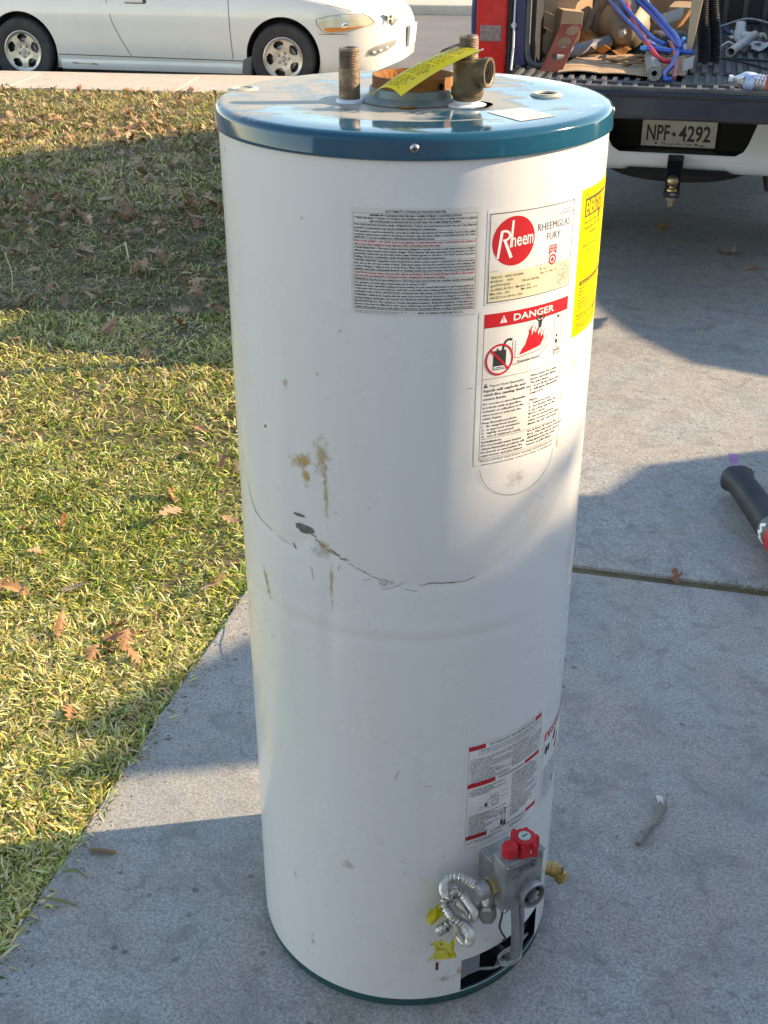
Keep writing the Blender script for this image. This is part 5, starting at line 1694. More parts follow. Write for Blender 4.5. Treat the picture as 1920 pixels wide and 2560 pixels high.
for k in range(30):
    u, v = rs.uniform(.15, .46), rs.uniform(.62, 1.25)
    l_, wd = rs.uniform(.03, .10), rs.uniform(.015, .04)
    i_ = rs.choice([0, 1, 2, 2, 3, 3, 4, 4, 1, 5, 6])
    X = Matrix.Translation((u, v, F0 + rs.uniform(.006, .03))) @ Euler((rs.uniform(-.4, .4), rs.uniform(-.3, .3), rs.uniform(0, 6.3))).to_matrix().to_4x4()
    ph = rs.uniform(0, 6)
    bed(MB().sheet(lambda p, q: (l_ * (p - .5), wd * (q - .5) * (1 + .4 * math.sin(p * 5 + ph)), .010 * math.sin(p * 6 + ph) + .008 * math.cos(q * 5 + ph)), 6, 4, X), 'debris_scrap', SCM[i_], SCN[i_] + ' scrap lying in the litter around the white pipe', 'scrap', SCN[i_] + ' scraps around the white pipe', solid=.005)
bed(MB().sweep(smooth_path([(.13, .36, .952), (.20, .28, .953), (.30, .10, .952), (.36, -.02, .952)], 5), .0045, 8), 'black_cable', M['black'], 'thin black cable curving over the bed ribs below the white pipe', 'cable', smooth=True)
bed(MB().sweep([(.20, .34, .953), (.42, .26, .953)], .005, 8), 'black_rod', M['black'], 'straight black rod lying above the thin black cable', 'rod', smooth=True)
bed(MB().sweep(smooth_path([(.12, 1.1, 1.0), (.25, 1.2, 1.03), (.36, 1.1, 1.02), (.38, .9, 1.03), (.35, .6, 1.10), (.37, .6, 1.17)], 6), .006, 8), 'bent_conduit', M['zinc'], 'thin bent metal rod at the back right of the truck bed', 'rod', smooth=True)
# red jack handle at the frame edge
bed(MB().box(.300, .335, -.455, -.40, .941, 1.30), 'red_post', mat('red_paint_dull', (.50, .045, .035), .5, var=(.42, .03, .03), scale=12), 'red painted post at the right edge beside the water bottle', 'post', bevel=.008)
# water bottle lying on the tailgate
bot = thing('water_bottle', 'clear plastic water bottle with blue label lying on the tailgate', 'bottle', tuple(TM @ Vector((.24, -.40, .9405))), TYAW)
BXM = Matrix.Translation((-.062, -.005, .034)) @ Matrix.Rotation(pi / 2 + .12, 4, 'Y') @ Matrix.Rotation(.0, 4, 'X')
pr_ = [(.0105, -.012), (.0105, .006), (.013, .010), (.022, .024), (.030, .036), (.032, .042)]
z_ = .042
while z_ < .155:
    pr_ += [(.0325, z_), (.0325, z_ + .006), (.0300, z_ + .009), (.0325, z_ + .012)]
    z_ += .0125
pr_ += [(.031, .163), (.022, .166), (0, .160)]
M['pet'] = mat('clear_plastic', (.92, .95, .97), .06, trans=.9, spec=.5)
MB().lathe(pr_, 28, BXM).build('bottle_body', M['pet'], bot, smooth=True)
MB().lathe([(.0328, .045), (.0331, .046), (.0331, .078), (.0328, .079)], 28, BXM, caps=False).build('bottle_label', mat('label_blue', (.25, .45, .75), .4, var=(.6, .7, .85), scale=60), bot, smooth=True)
MB().lathe([(0, -.014), (.0125, -.014), (.0125, -.001), (0, -.001)], 24, BXM).build('bottle_cap', mat('bottle_cap', (.70, .74, .80), .4), bot, smooth=True, angle=40)
# ------------------------------------------------------------------ white car in the street
car = thing('parked_car', 'white two-door car parked on the street behind the lawn', 'car', (-.96, 12.08, -.215), rad(-12))
M['white'] = mat('white_car_paint', (.72, .68, .61), .25, coat=.6, var=(.68, .64, .57), scale=3)
M['seam'] = mat('panel_gap', (.10, .09, .075), .7)
CH = .885        # half width; car centre line lies at local y = CH


def car_w(x):
    if x > .25:
        t = min(1.0, (x - .25) / .83)
        return CH * max(0.02, (1 - t ** 2.7)) ** .5
    if x < -3.1:
        t = min(1.0, (-3.1 - x) / .68)
        return CH * max(0.05, (1 - t ** 3.0)) ** .5
    return CH


def car_g(z):
    return float(np.interp(z, [.14, .20, .30, .45, .60, .75, .88, .97, 1.0], [.90, .955, .975, .992, 1.0, .992, .965, .925, .90]))


def car_top(x):
    return float(np.interp(x, [-3.78, -3.65, -3.3, -2.9, -2.4, -1.6, -.7, -.3, .1, .5, .8, .95, 1.05, 1.09], [.80, .93, .97, .985, .98, .965, .95, .93, .885, .82, .745, .69, .60, .55]))


def car_bot(x):
    return float(np.interp(x, [-3.78, -3.4, -2.9, .4, .85, 1.05, 1.09], [.42, .28, .17, .16, .20, .27, .34]))


def side_y(x, z):
    """local y of the near side of the body"""
    return CH - car_w(x) * car_g(z)


xs = list(np.linspace(-3.78, -3.1, 9)) + list(np.linspace(-3.0, .2, 17)) + list(np.linspace(.3, 1.02, 13)) + [1.05, 1.07, 1.08]
secs = []
NS = 11
for x in xs:
    zb, zt = car_bot(x), car_top(x)
    zs = np.linspace(zb, zt - .055, NS)
    half = [(car_w(x) * car_g(z), z) for z in zs]
    wl = half[-1][0]
    half += [(wl * .985, zt - .03), (wl * .93, zt - .008), (wl * .70, zt + .010), (wl * .35, zt + .022)]
    sec_ = [(-a, z) for a, z in half] + [(0, zt + .027)] + [(a, z) for a, z in half[::-1]]
    secs.append([(x, CH + a, z) for a, z in sec_])
k_ = len(secs[0])
cb_ = MB()
cb_.v = [p for s_ in secs for p in s_]
cb_.f = [(j * k_ + i, j * k_ + (i + 1) % k_, (j + 1) * k_ + (i + 1) % k_, (j + 1) * k_ + i) for j in range(len(secs) - 1) for i in range(k_)] + [tuple(range(k_)), tuple((len(secs) - 1) * k_ + i for i in range(k_))]
body = cb_.build('car_body', M['white'], smooth=True, angle=50)
cut = []
for x in (0.0, -2.67):
    for y0 in (-.2, 1.52):
        m_ = MB().lathe([(.362, 0), (.362, .45)], 56, Matrix.Translation((x, y0, .325)) @ Matrix.Rotation(-pi / 2, 4, 'X'))
        cut.append(m_.build('cut', M['black'], smooth=True))
boolean(body, cut)
body.data.materials.clear()
body.data.materials.append(M['white'])
for p_ in body.data.polygons:
    p_.use_smooth = True
body.parent = car
md = body.modifiers.new('ws', 'WEIGHTED_NORMAL') if False else None
body.data.set_sharp_from_angle(angle=rad(38))
# wheel wells
for x in (0.0, -2.67):
    for y0, y1 in ((.02, .24), (1.53, 1.75)):
        MB().lathe([(.361, 0), (.361, y1 - y0), (0, y1 - y0)] if y0 < 1 else [(.361, y1 - y0), (.361, 0), (0, 0)], 40, Matrix.Translation((x, y0, .325)) @ Matrix.Rotation(-pi / 2, 4, 'X'), caps=False).build('wheel_well', M['rubber'], car, smooth=True)
# cabin (glass and roof)
gl = MB()
gsec = [(-2.75, .985, .60, .985, .56), (-2.2, .97, .80, 1.33, .56), (-1.6, .965, .83, 1.40, .60), (-1.0, .955, .83, 1.39, .60), (-.55, .945, .80, 1.20, .58), (-.25, .935, .72, .945, .60)]
vs_ = []
for x, z0, w0, z1, w1 in gsec:
    vs_ += [(x, CH - w0, z0), (x, CH - w1 - .02, z1 - .03), (x, CH - w1 * .8, z1), (x, CH + w1 * .8, z1), (x, CH + w1 + .02, z1 - .03), (x, CH + w0, z0)]
fs_ = [(j * 6 + i, j * 6 + i + 1, (j + 1) * 6 + i + 1, (j + 1) * 6 + i) for j in range(5) for i in range(5)]
gl.add(vs_, fs_).build('cabin_glass', M['glass'], car)
MB().sheet(lambda u, v: (-2.2 + 1.25 * u, CH - .56 + 1.12 * v, 1.342 + .065 * sin(pi * min(1, .15 + u * .85)) + .012 * sin(pi * v)), 10, 6).build('roof', M['white'], car, smooth=True, solid=.02)


def seam(pts, w_=.006, name='panel_gap', m_=None, d=.0025):
    """thin groove line following the near side of the body"""
    out = MB()
    P3 = [(x, side_y(x, z) - d, z) for x, z in pts]
    vs2 = []
    for i, p in enumerate(P3):
        a, b = pts[max(i - 1, 0)], pts[min(i + 1, len(pts) - 1)]
        dv_ = Vector((b[0] - a[0], b[1] - a[1])).normalized()
        for s_ in (-1, 1):
            x, z = p[0] - dv_.y * w_ / 2 * s_, p[2] + dv_.x * w_ / 2 * s_
            vs2.append((x, side_y(x, z) - d, z))
    out.add(vs2, [(2 * i, 2 * i + 1, 2 * i + 3, 2 * i + 2) for i in range(len(pts) - 1)])
    return out.build(name, m_ or M['seam'], car, flip=False)


lin_ = lambda a, b, n=12: [(a[0] + (b[0] - a[0]) * i / n, a[1] + (b[1] - a[1]) * i / n) for i in range(n + 1)]
seam(lin_((-.50, .30), (-.52, .90), 14))
seam([(-1.72, .92), (-1.74, .80), (-1.70, .62), (-1.62, .45), (-1.55, .33), (-1.53, .29)])
seam(lin_((-2.30, .300), (-.36, .285), 24), .008)
seam(lin_((.36, .545), (.62, .545), 8), .005)
seam([(.42, .80), (.60, .76), (.78, .70)], .004)
MB().sheet(lambda u, v: (-2.28 + 1.90 * u, side_y(-1, .2) - .012 * sin(pi * v) - .004, .165 + .115 * v), 12, 6).build('sill', M['white'], car, smooth=True)
for a, b in (((-2.16, .225), (-2.10, .222)), ((-1.95, .222), (-1.90, .214)), ((-2.1, .22), (-1.95, .216))):
    seam(lin_(a, b, 3), .012 if b[0] != -1.95 else .004, 'sill_chip', M['scratch'], .018)
# door handle
MB().box(-1.56, -1.33, side_y(-1.45, .80) - .006, side_y(-1.45, .80) + .02, .765, .82).build('handle_recess', M['seam'], car, bevel=.02)
MB().box(-1.55, -1.36, side_y(-1.45, .80) - .03, side_y(-1.45, .80) - .008, .785, .815).build('door_handle', M['white'], car, bevel=.01)
# mud flap
MB().add([(-.40, .0, .30), (-.30, .02, .34), (-.33, .02, .10), (-.42, .0, .14), (-.40, .20, .30), (-.30, .20, .34), (-.33, .20, .10), (-.42, .20, .14)],
         [(0, 1, 2, 3), (4, 7, 6, 5), (0, 4, 5, 1), (1, 5, 6, 2), (2, 6, 7, 3), (3, 7, 4, 0)]).build('mud_flap', mat('grey_mudflap', (.13, .125, .12), .6), car, bevel=.02)
# headlight
HL_DZ = -.022
HL = [(.34, .690), (.345, .655), (.40, .600), (.48, .588), (.62, .602), (.80, .640), (.845, .660), (.80, .705), (.745, .725), (.60, .725), (.45, .712)]


HL = [(x, .66 + (z - .66) * 1.2 + HL_DZ) for x, z in HL]


def front_patch(poly, name, m_, d0, parent=None, scale=1.0, push=.008):
    cxp = sum(p[0] for p in poly) / len(poly)
    czp = sum(p[1] for p in poly) / len(poly)
    vs2 = []
    rings = [1.0, .9, .6, .3]
    for k, r_ in enumerate(rings):
        for (x, z) in poly:
            xx, zz = cxp + (x - cxp) * r_ * scale, czp + (z - czp) * r_ * scale
            vs2.append((xx, side_y(xx, zz) - d0 - (push * (1 - r_ ** 3)), zz))
    vs2.append((cxp, side_y(cxp, czp) - d0 - push, czp))
    n_ = len(poly)
    f2 = [(k * n_ + i, k * n_ + (i + 1) % n_, (k + 1) * n_ + (i + 1) % n_, (k + 1) * n_ + i) for k in range(len(rings) - 1) for i in range(n_)]
    f2 += [((len(rings) - 1) * n_ + i, (len(rings) - 1) * n_ + (i + 1) % n_, len(vs2) - 1) for i in range(n_)]
    return MB().add(vs2, f2).build(name, m_, parent or car, smooth=True, flip=False)


def refine(poly, k=4):
    return [(a[0] + (b[0] - a[0]) * i / k, a[1] + (b[1] - a[1]) * i / k) for a, b in zip(poly, poly[1:] + poly[:1]) for i in range(k)]


front_patch(refine(HL), 'headlight_surround', M['seam'], .003, scale=1.035)
hlo = front_patch(refine(HL), 'headlight', mat('yellowed_headlamp', (.55, .49, .30), .18, coat=.8, var=(.70, .66, .52), scale=9), .005)
front_patch(refine([(.41, .576), (.48, .562), (.62, .578), (.78, .618), (.62, .606), (.46, .606), (.42, .600)]), 'turn_lens', mat('amber_lens', (.70, .22, .03), .2, coat=.8), .012, hlo, push=.006)
front_patch(refine([(.57, .615), (.595, .600), (.63, .615), (.625, .645), (.59, .650)]), 'reflector', mat('lamp_reflector', (.95, .93, .85), .12, .9), .015, hlo, push=.004)
# grille with badge, lower intake, plate
GR = [(.905, .735), (.93, .70), (.985, .625), (1.02, .665), (1.0, .715), (.955, .750)]
GR = [(x, z - .03) for x, z in GR]
front_patch(refine(GR), 'grille', mat('grille_grey', (.30, .30, .29), .35, .5), .020, push=.012)
LI = [(.80, .36), (.86, .345), (.94, .375), (1.0, .42), (1.01, .465), (.94, .455), (.86, .43), (.81, .40)]
front_patch(refine(LI), 'lower_intake', mat('intake_grey', (.22, .21, .19), .6), .012)
for (x, z) in ((.845, .375), (.895, .385), (.945, .405)):
    front_patch(refine([(x - .012, z - .012), (x + .012, z - .008), (x + .012, z + .014), (x - .012, z + .010)]), 'intake_bar', M['bumper'], .024)
X = Matrix.Translation((1.075, CH - .02, .47)) @ Matrix.Rotation(.1, 4, 'Y')
MB().box(-.004, .022, -.20, .14, -.09, .10, X).build('front_plate', M['bumper'], car, bevel=.004)
bd_ = MB()
for a_, b_, c_, d_ in ((-.035, -.022, -.03, .03), (.022, .035, -.03, .03), (-.022, .022, -.006, .006)):
    bd_.box(a_, b_, -.008, .004, c_, d_)
gx_ = 1.0
bd_.build('badge', M['steel'], car, X=Matrix.Translation((.965, side_y(.965, .66) - .045, .660)) @ Matrix.Rotation(rad(62), 4, 'Z'))
# wheels
alloy = mat('alloy_wheel', (.52, .48, .42), .35, .7, var=(.44, .40, .35), scale=14)


def car_wheel(x, y, rot, side):
    X0 = Matrix.Translation((x, y, .315)) @ Matrix.Rotation(pi / 2, 4, 'X')     # local +z towards the viewer
    if side < 0:
        X0 = Matrix.Translation((x, y, .315)) @ Matrix.Rotation(-pi / 2, 4, 'X')
    wh = MB().lathe(tyre_prof(.318, .20), 64, X0, closed=True).build('wheel', M['rubber'], car, smooth=True)
    X1 = X0 @ Matrix.Rotation(rot, 4, 'Z')
    NT, NR = 100, 22
    rs_ = np.linspace(.022, .196, NR + 1)
    vs2, f2 = [], []
    for j in range(NR + 1):
        r_ = rs_[j]
        zz = np.interp(r_, [0, .06, .10, .165, .180, .19, .196], [.074, .073, .078, .080, .088, .094, .090])
        for i in range(NT):
            a = 2 * pi * i / NT
            vs2.append((r_ * cos(a), r_ * sin(a), zz))
    for j in range(NR):
        rm = (rs_[j] + rs_[j + 1]) / 2
        for i in range(NT):
            a = 2 * pi * (i + .5) / NT
            d_ = ((a + pi / 5) % (2 * pi / 5)) - pi / 5
            t = (rm - .082) / (.165 - .082)
            if 0 < t < 1:
                hwid = (.014 + .040 * min(1, t * 1.5)) * min(1, (1 - t) * 5) ** .4 * min(1, t * 6) ** .5
                if abs(d_ * rm) < hwid:
                    continue
            f2.append((j * NT + i, j * NT + (i + 1) % NT, (j + 1) * NT + (i + 1) % NT, (j + 1) * NT + i))
    MB().add(vs2, f2, X1).build('rim', alloy, wh, smooth=True, solid=-.018, flip=False)
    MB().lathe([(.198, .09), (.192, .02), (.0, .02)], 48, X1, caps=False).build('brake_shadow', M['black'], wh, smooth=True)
    MB().lathe([(.12, .024), (.12, .034), (.0, .034)], 40, X1).build('brake_disc', M['zinc'], wh, smooth=True)
    cap_ = MB().lathe([(.0, .080), (.024, .079), (.027, .074)], 28, X1, caps=False).build('centre_cap', M['zinc'], wh, smooth=True)
    hb = MB()
    for a_, b_, c_, d_ in ((-.013, -.009, -.013, .013), (.009, .013, -.013, .013), (-.009, .009, -.002, .002)):
        hb.box(a_, b_, c_, d_, .079, .082)
    hb.build('badge', M['steel'], cap_, X=X0 @ Matrix.Rotation(rot * .4, 4, 'Z'))
    for k in range(5):
        a = 2 * pi * (k + .5) / 5
        XN = X1 @ Matrix.Translation((.052 * cos(a), .052 * sin(a), 0))
        ln = MB().lathe([(.0125, .0735), (.0125, .0765), (.009, .0765)], 16, XN).build('lug_recess', M['black'], wh)
        MB().lathe([(.007, .074), (.007, .084), (0, .085)], 6, XN).build('lug_nut', M['steel'], wh)


car_wheel(0.0, .10, rad(38), 1)
car_wheel(-2.67, .10, rad(90), 1)
car_wheel(0.0, 1.67, .3, -1)
car_wheel(-2.67, 1.67, .7, -1)
MB().box(-3.4, .8, .12, 1.65, .155, .20).build('underbody', M['black'], car)
# ------------------------------------------------------------------ lawn, leaves, small things on the ground
def drive_left(y):
    """x of the driveway's left edge at world y"""
    v = (y - 1.824) / cos(rad(14))
    return -.577 + v * sin(rad(14))


def walk_near(x):
    return 10.77 - (x + 1.384) * math.tan(rad(7.3))


def scatter(n, y0, y1, marg=.012):
    """random ground points on the lawn between two distances, inside the wedge the lens could see and a step beside it"""
    ys = rng.uniform(y0, y1, n * 3)
    xl = -.32 * (ys * .883 + .776) - .55
    xr = drive_left(ys) - marg
    wmax = (xr - xl).max()
    xs_ = xl + rng.uniform(0, wmax, n * 3)
    ok = (xs_ < xr) & (ys < 10.77 - (xs_ + 1.384) * math.tan(rad(7.3)) + .02)
    return xs_[ok][:n], ys[ok][:n]


GCOL = np.array([(.095, .145, .022), (.18, .225, .035), (.29, .30, .065), (.44, .39, .12), (.54, .44, .20), (.60, .50, .27), (.075, .125, .035)])


def grass(name, n, y0, y1, L0, L1, w0, lean, label, dry=0.0, marg=.012, zbase=-.014, edge=False, tone=1.0):
    if edge:
        y = rng.uniform(y0, y1, n)
        x = drive_left(y) - np.abs(rng.normal(0, .022, n)) + .004
    else:
        x, y = scatter(n, y0, y1, marg)
    n = len(x)
    clump = vnoise(x * 7, y * 7, 1) * .6 + vnoise(x * 21, y * 21, 2) * .4
    patch = vnoise(x * 1.3 + 4, y * 1.3, 5) * .6 + vnoise(x * 4.1, y * 4.1, 8) * .4
    keep = rng.random(n) < np.clip(.15 + 1.2 * clump, 0, 1) * np.clip(.45 + .9 * vnoise(x * 2.3, y * 2.3, 31), 0, 1)
    x, y, clump, patch = x[keep], y[keep], clump[keep], patch[keep]
    n = len(x)
    L = rng.uniform(L0, L1, n) * (.6 + .7 * clump)
    ang = rng.uniform(0, 2 * pi, n) + 1.2 * (vnoise(x * 5, y * 5, 9) - .5)
    le = np.clip(rng.normal(lean, .28, n), .15, 1.45)             # lean from vertical
    ww = w0 * rng.uniform(.6, 1.3, n)
    dx, dy = np.cos(ang), np.sin(ang)
    px, py = -dy, dx
    tw = rng.uniform(-.7, .7, n)
    V = np.zeros((n, 7, 3))
    sgm = [0, .38, .75, 1.0]
    wid = [.75, 1.0, .7, 0]
    cx = np.zeros(n)
    cz = np.full(n, zbase)
    ps = 0
    for k in range(4):
        if k:
            ds = sgm[k] - sgm[k - 1]
            l_ = le + (k - 1) * .32
            cx = cx + np.sin(l_) * L * ds
            cz = np.maximum(cz + np.cos(l_) * L * ds, zbase + .004)
        bx, by = x + dx * cx, y + dy * cx
        if k < 3:
            for s_, j in ((-1, 0), (1, 1)):
                q = 2 * k + j
                V[:, q, 0] = bx + px * ww * wid[k] * s_ / 2
                V[:, q, 1] = by + py * ww * wid[k] * s_ / 2
                V[:, q, 2] = cz + tw * ww * wid[k] * s_ / 2
        else:
            V[:, 6] = np.stack([bx, by, cz], -1)
    F = np.array([[0, 1, 3], [0, 3, 2], [2, 3, 5], [2, 5, 4], [4, 5, 6]])
    f = (np.arange(n)[:, None, None] * 7 + F[None]).reshape(-1, 3)
    me = bpy.data.meshes.new(name)
    me.vertices.add(n * 7)
    me.vertices.foreach_set('co', V.reshape(-1))
    me.loops.add(len(f) * 3)
    me.loops.foreach_set('vertex_index', f.reshape(-1).astype(np.int32))
    me.polygons.add(len(f))
    me.polygons.foreach_set('loop_start', np.arange(0, len(f) * 3, 3, dtype=np.int32))
    me.polygons.foreach_set('loop_total', np.full(len(f), 3, np.int32))
    me.update(calc_edges=True)
    pdry = np.clip(.46 + dry + .9 * (patch - .5), 0.04, .95)
    isd = rng.random(n) < pdry
    idx = np.where(isd, rng.choice([3, 4, 5, 4], n), rng.choice([0, 1, 1, 2, 6, 2], n))
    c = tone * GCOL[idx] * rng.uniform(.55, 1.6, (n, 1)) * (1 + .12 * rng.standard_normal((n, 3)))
    c = np.clip(c, .01, .8)
    at = me.color_attributes.new('Col', 'FLOAT_COLOR', 'POINT')
    cc = np.ones((n, 7, 4), np.float32)
    cc[:, :, :3] = c[:, None, :]
    at.data.foreach_set('color', cc.reshape(-1))
    o = bpy.data.objects.new(name, me)
    me.materials.append(M['grass'])
    COL.objects.link(o)
    return tag(o, label, 'grass', kind='stuff')


gm = mat('grass_blades', (.1, .14, .03), .55, spec=.3, vcol=True)
n = NB(gm)
tr = n.N.new('ShaderNodeBsdfTranslucent')
at = n.N.new('ShaderNodeAttribute')
at.attribute_name = 'Col'
n.L.new(at.outputs['Color'], tr.inputs['Color'])
ms = n.N.new('ShaderNodeMixShader')
ms.inputs[0].default_value = .25
out = n.N['Material Output']
n.L.new(n.b.outputs[0], ms.inputs[1])
n.L.new(tr.outputs[0], ms.inputs[2])
n.L.new(ms.outputs[0], out.inputs['Surface'])
M['grass'] = gm
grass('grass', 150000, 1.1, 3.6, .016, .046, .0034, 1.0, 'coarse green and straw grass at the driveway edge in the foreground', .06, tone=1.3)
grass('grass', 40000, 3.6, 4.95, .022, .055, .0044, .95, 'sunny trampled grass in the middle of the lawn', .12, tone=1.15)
grass('grass', 38000, 4.9, 6.8, .022, .058, .0050, .95, 'thin dull grass mixed with brown litter under the truck shadow', .10, tone=.72)  # low tone puts the truck's shade into the blade colour
grass('grass', 62000, 6.7, 11.2, .03, .07, .0075, .8, 'thin dry grass near the sidewalk', .22, tone=.88)  # tone lowered as well, shade of the far lawn worked into the colour
# ragged fringe hanging over the concrete
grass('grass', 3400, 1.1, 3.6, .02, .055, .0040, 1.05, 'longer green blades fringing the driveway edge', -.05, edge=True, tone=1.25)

# oak leaves
def leaf_mesh(name, seed, curl):
    r_ = random.Random(seed)
    Lf = 1.0
    out_ = []
    st_ = [(0.0, .015), (.10, .03), (.18, .16), (.24, .20), (.27, .10), (.33, .08), (.40, .26), (.47, .34), (.50, .18), (.55, .10), (.62, .24), (.70, .29), (.71, .14), (.77, .08), (.84, .15), (.90, .13), (.95, .05)]
    mid = [(x, 0) for x, _ in st_] + [(1.0, 0)]
    vs2, f2 = [], []

    def zf(x, y_):
        return curl * (.35 * y_ * y_ * 3 + .18 * math.sin(x * 3 + seed) + .1 * math.sin(y_ * 7 + seed * 2)) + .02
    for x, h in st_:
        h *= r_.uniform(.8, 1.2)
        sk = h * .45
        h2 = h * r_.uniform(.8, 1.15)
        for (a, b) in ((x + sk, h), (x, 0), (x + h2 * .45, -h2)):
            vs2.append((a - .5, b, zf(a, b)))
    vs2.append((.5, 0, zf(1, 0)))
    for i in range(len(st_) - 1):
        a = i * 3
        f2 += [(a, a + 1, a + 4, a + 3), (a + 1, a + 2, a + 5, a + 4)]
    a = (len(st_) - 1) * 3
    f2 += [(a, a + 1, a + 3), (a + 1, a + 2, a + 3)]
    # stalk
    o0 = len(vs2)
    vs2 += [(-.5, .008, zf(0, 0)), (-.5, -.008, zf(0, 0)), (-.72, -.03, .01), (-.72, -.018, .01)]
    f2 += [(o0, o0 + 1, o0 + 2, o0 + 3)]
    me = bpy.data.meshes.new(name)
    me.from_pydata(vs2, [], f2)
    return me


LC = [('orange_leaf', (.34, .185, .085), (.26, .135, .06)), ('brown_leaf', (.27, .155, .08), (.19, .105, .055)), ('tan_leaf', (.44, .28, .15), (.34, .21, .11)), ('rust_leaf', (.33, .15, .075), (.24, .10, .05))]
LM = []
for nm_, a, b in LC:
    LM.append(mat(nm_, a, .6, var=b, scale=4, var2=tuple(x * .6 for x in b), scale2=14, thr2=(.6, .75)))
leaves = []
for k in range(8):
    me = leaf_mesh('fallen_leaf', k + 1, [.5, .9, .3, 1.3, .7, 1.0, .4, 1.5][k])
    me.materials.append(LM[k % 4])
    leaves.append(me)


def put_leaf(x, y, z, s, rz, k, label, group, tilt=(0, 0)):
    o = bpy.data.objects.new('fallen_leaf', leaves[k % 8])
    COL.objects.link(o)
    o.location = (x, y, z)
    o.scale = (s, s, s * random.uniform(.7, 2.4))
    o.rotation_euler = (tilt[0], tilt[1], rz)
    return tag(o, label, 'leaf', group)


SPECIAL = [(-1.02, 2.66, .11, .2, 0, 'large bright orange lobed leaf lying alone in the sunny grass at left'), (-.62, 3.06, .10, 1.0, 6, 'curled tan leaf in the sunny grass close to the tank'),
           (-.97, 5.04, .13, 2.6, 2, 'pale upturned leaf with dark holes in the shaded grass'), (-.86, 4.90, .08, .5, 2, 'smaller pale leaf beside the upturned one in shade'),
           (-1.13, 4.66, .11, .9, 3, 'pointed tan orange leaf at the shadow edge on the lawn'), (-1.45, 4.48, .12, 2.2, 0, 'curled orange leaf left of the pointed one at the shadow edge')]
for x, y, s, rz, k, lb_ in SPECIAL:
    put_leaf(x, y, .026, s, rz, k, lb_, None, (.15, .1))
rl = random.Random(21)
cnt_ = 0
while cnt_ < 262:
    if cnt_ < 34:
        y = rl.uniform(2.0, 4.7)
    elif cnt_ < 130:
        y = rl.uniform(4.7, 7.0)
    else:
        y = rl.uniform(6.2, 10.9)
    xl = -.32 * (y * .883 + .776) - .05
    x = rl.uniform(xl, min(drive_left(y) - .06, -.05))
    if y > walk_near(x) - .05:
        continue
    if float(vnoise(np.array(x * 2.1), np.array(y * 2.1), 13)) < .35 * rl.random() + .12:
        continue
    near = y < 4.7
    kk = rl.randrange(8)
    cn_ = ('orange', 'dark brown', 'pale tan', 'rust red')[kk % 4]
    rn_ = 'in the sunny near grass' if near else ('on the shaded middle lawn' if y < 7.6 else 'on the far lawn by the sidewalk')
    put_leaf(x, y, (.0 if near else .008) + rl.random() * .020, rl.uniform(.05, .085) if near else rl.uniform(.055, .105), rl.uniform(0, 6.3), kk,
             cn_ + ' oak leaf lying ' + rn_, cn_ + ' oak leaves ' + rn_, (rl.uniform(-.35, .35), rl.uniform(-.35, .35)))
    cnt_ += 1
# the rest of the litter, past counting
for lb_, mi, N_ in (('brown leaf litter covering the far lawn', 1, 420), ('orange tan leaf litter covering the far lawn', 0, 280), ('pale tan leaf litter scattered on the far lawn', 2, 420)):
    lm = MB()
    done = 0
    while done < N_:
        y = rl.uniform(5.0, 11.0)
        if rl.random() > (y - 3.6) / 6:
            continue
        xl = -.32 * (y * .883 + .776) - .5
        x = rl.uniform(xl, min(drive_left(y) - .05, .0))
        if y > walk_near(x) - .03:
            continue
        if float(vnoise(np.array(x * 1.7), np.array(y * 1.7), 17)) < .5 * rl.random():
            continue
        me = leaves[rl.randrange(8)]
        s = rl.uniform(.045, .10)
        X = Matrix.Translation((x, y, .006 + rl.random() * .03)) @ Euler((rl.uniform(-.5, .5), rl.uniform(-.5, .5), rl.uniform(0, 6.3))).to_matrix().to_4x4() @ Matrix.Scale(s, 4)
        lm.add([tuple(v.co) for v in me.vertices], [tuple(p.vertices) for p in me.polygons], X)
        done += 1
    o = lm.build('leaf_litter', LM[mi], flip=False)
    tag(o, lb_, 'leaves', kind='stuff')
for x, y, s, rz, k, lb_ in ((1.47, 6.32, .12, .3, 1, 'dark leaf lying far under the truck bumper'), (1.699, 5.849, .13, 1.9, 1, 'wider of two dark leaves on concrete behind the truck'), (1.733, 5.57, .09, .2, 3, 'smaller dark leaf on concrete nearest the tailgate shadow'),
                            (.79, 2.742, .085, 2.2, 3, 'rust brown leaf caught in the concrete joint')):
    put_leaf(x, y, .004 if k != 3 or y > 3 else -.018, s, rz, k, lb_, None, (0, -.5) if y < 3 else (0, 0))
# bits on the concrete
M['twig'] = mat('grey_twig', (.17, .15, .13), .85, var=(.27, .24, .21), scale=60)
tw = MB().sweep([(.488, 1.742, .008), (.500, 1.760, .009), (.520, 1.786, .009), (.545, 1.818, .010), (.561, 1.841, .012)], [.0055, .006, .0055, .005, .0045], 8)
tw.sweep([(.555, 1.832, .012), (.552, 1.85, .016), (.546, 1.866, .012)], .002, 6)
tw.sweep([(.561, 1.841, .012), (.566, 1.862, .014), (.573, 1.882, .010)], .0018, 6)
tw.sweep([(.53, 1.80, .010), (.545, 1.798, .012)], .002, 6)
tag(tw.build('twig', M['twig'], recenter=True, smooth=True), 'grey forked twig on the concrete right of the tank', 'twig')
tag(MB().sheet(lambda u, v: (.5465 + .012 * v, 1.852 + .02 * u - .004 * v, .016 + .003 * sin(u * 3)), 3, 2).build('bark_flake', M['paper'], recenter=True, solid=.0008), 'pale bark flake at the tip of the grey twig', 'bark')
tag(MB().sweep([(-.563, 1.729, .006), (-.54, 1.727, .006), (-.512, 1.722, .006)], [.003, .0045, .004], 7).build('stick', M['chip'], recenter=True, smooth=True), 'short brown stick poking from the grass onto the concrete', 'stick')
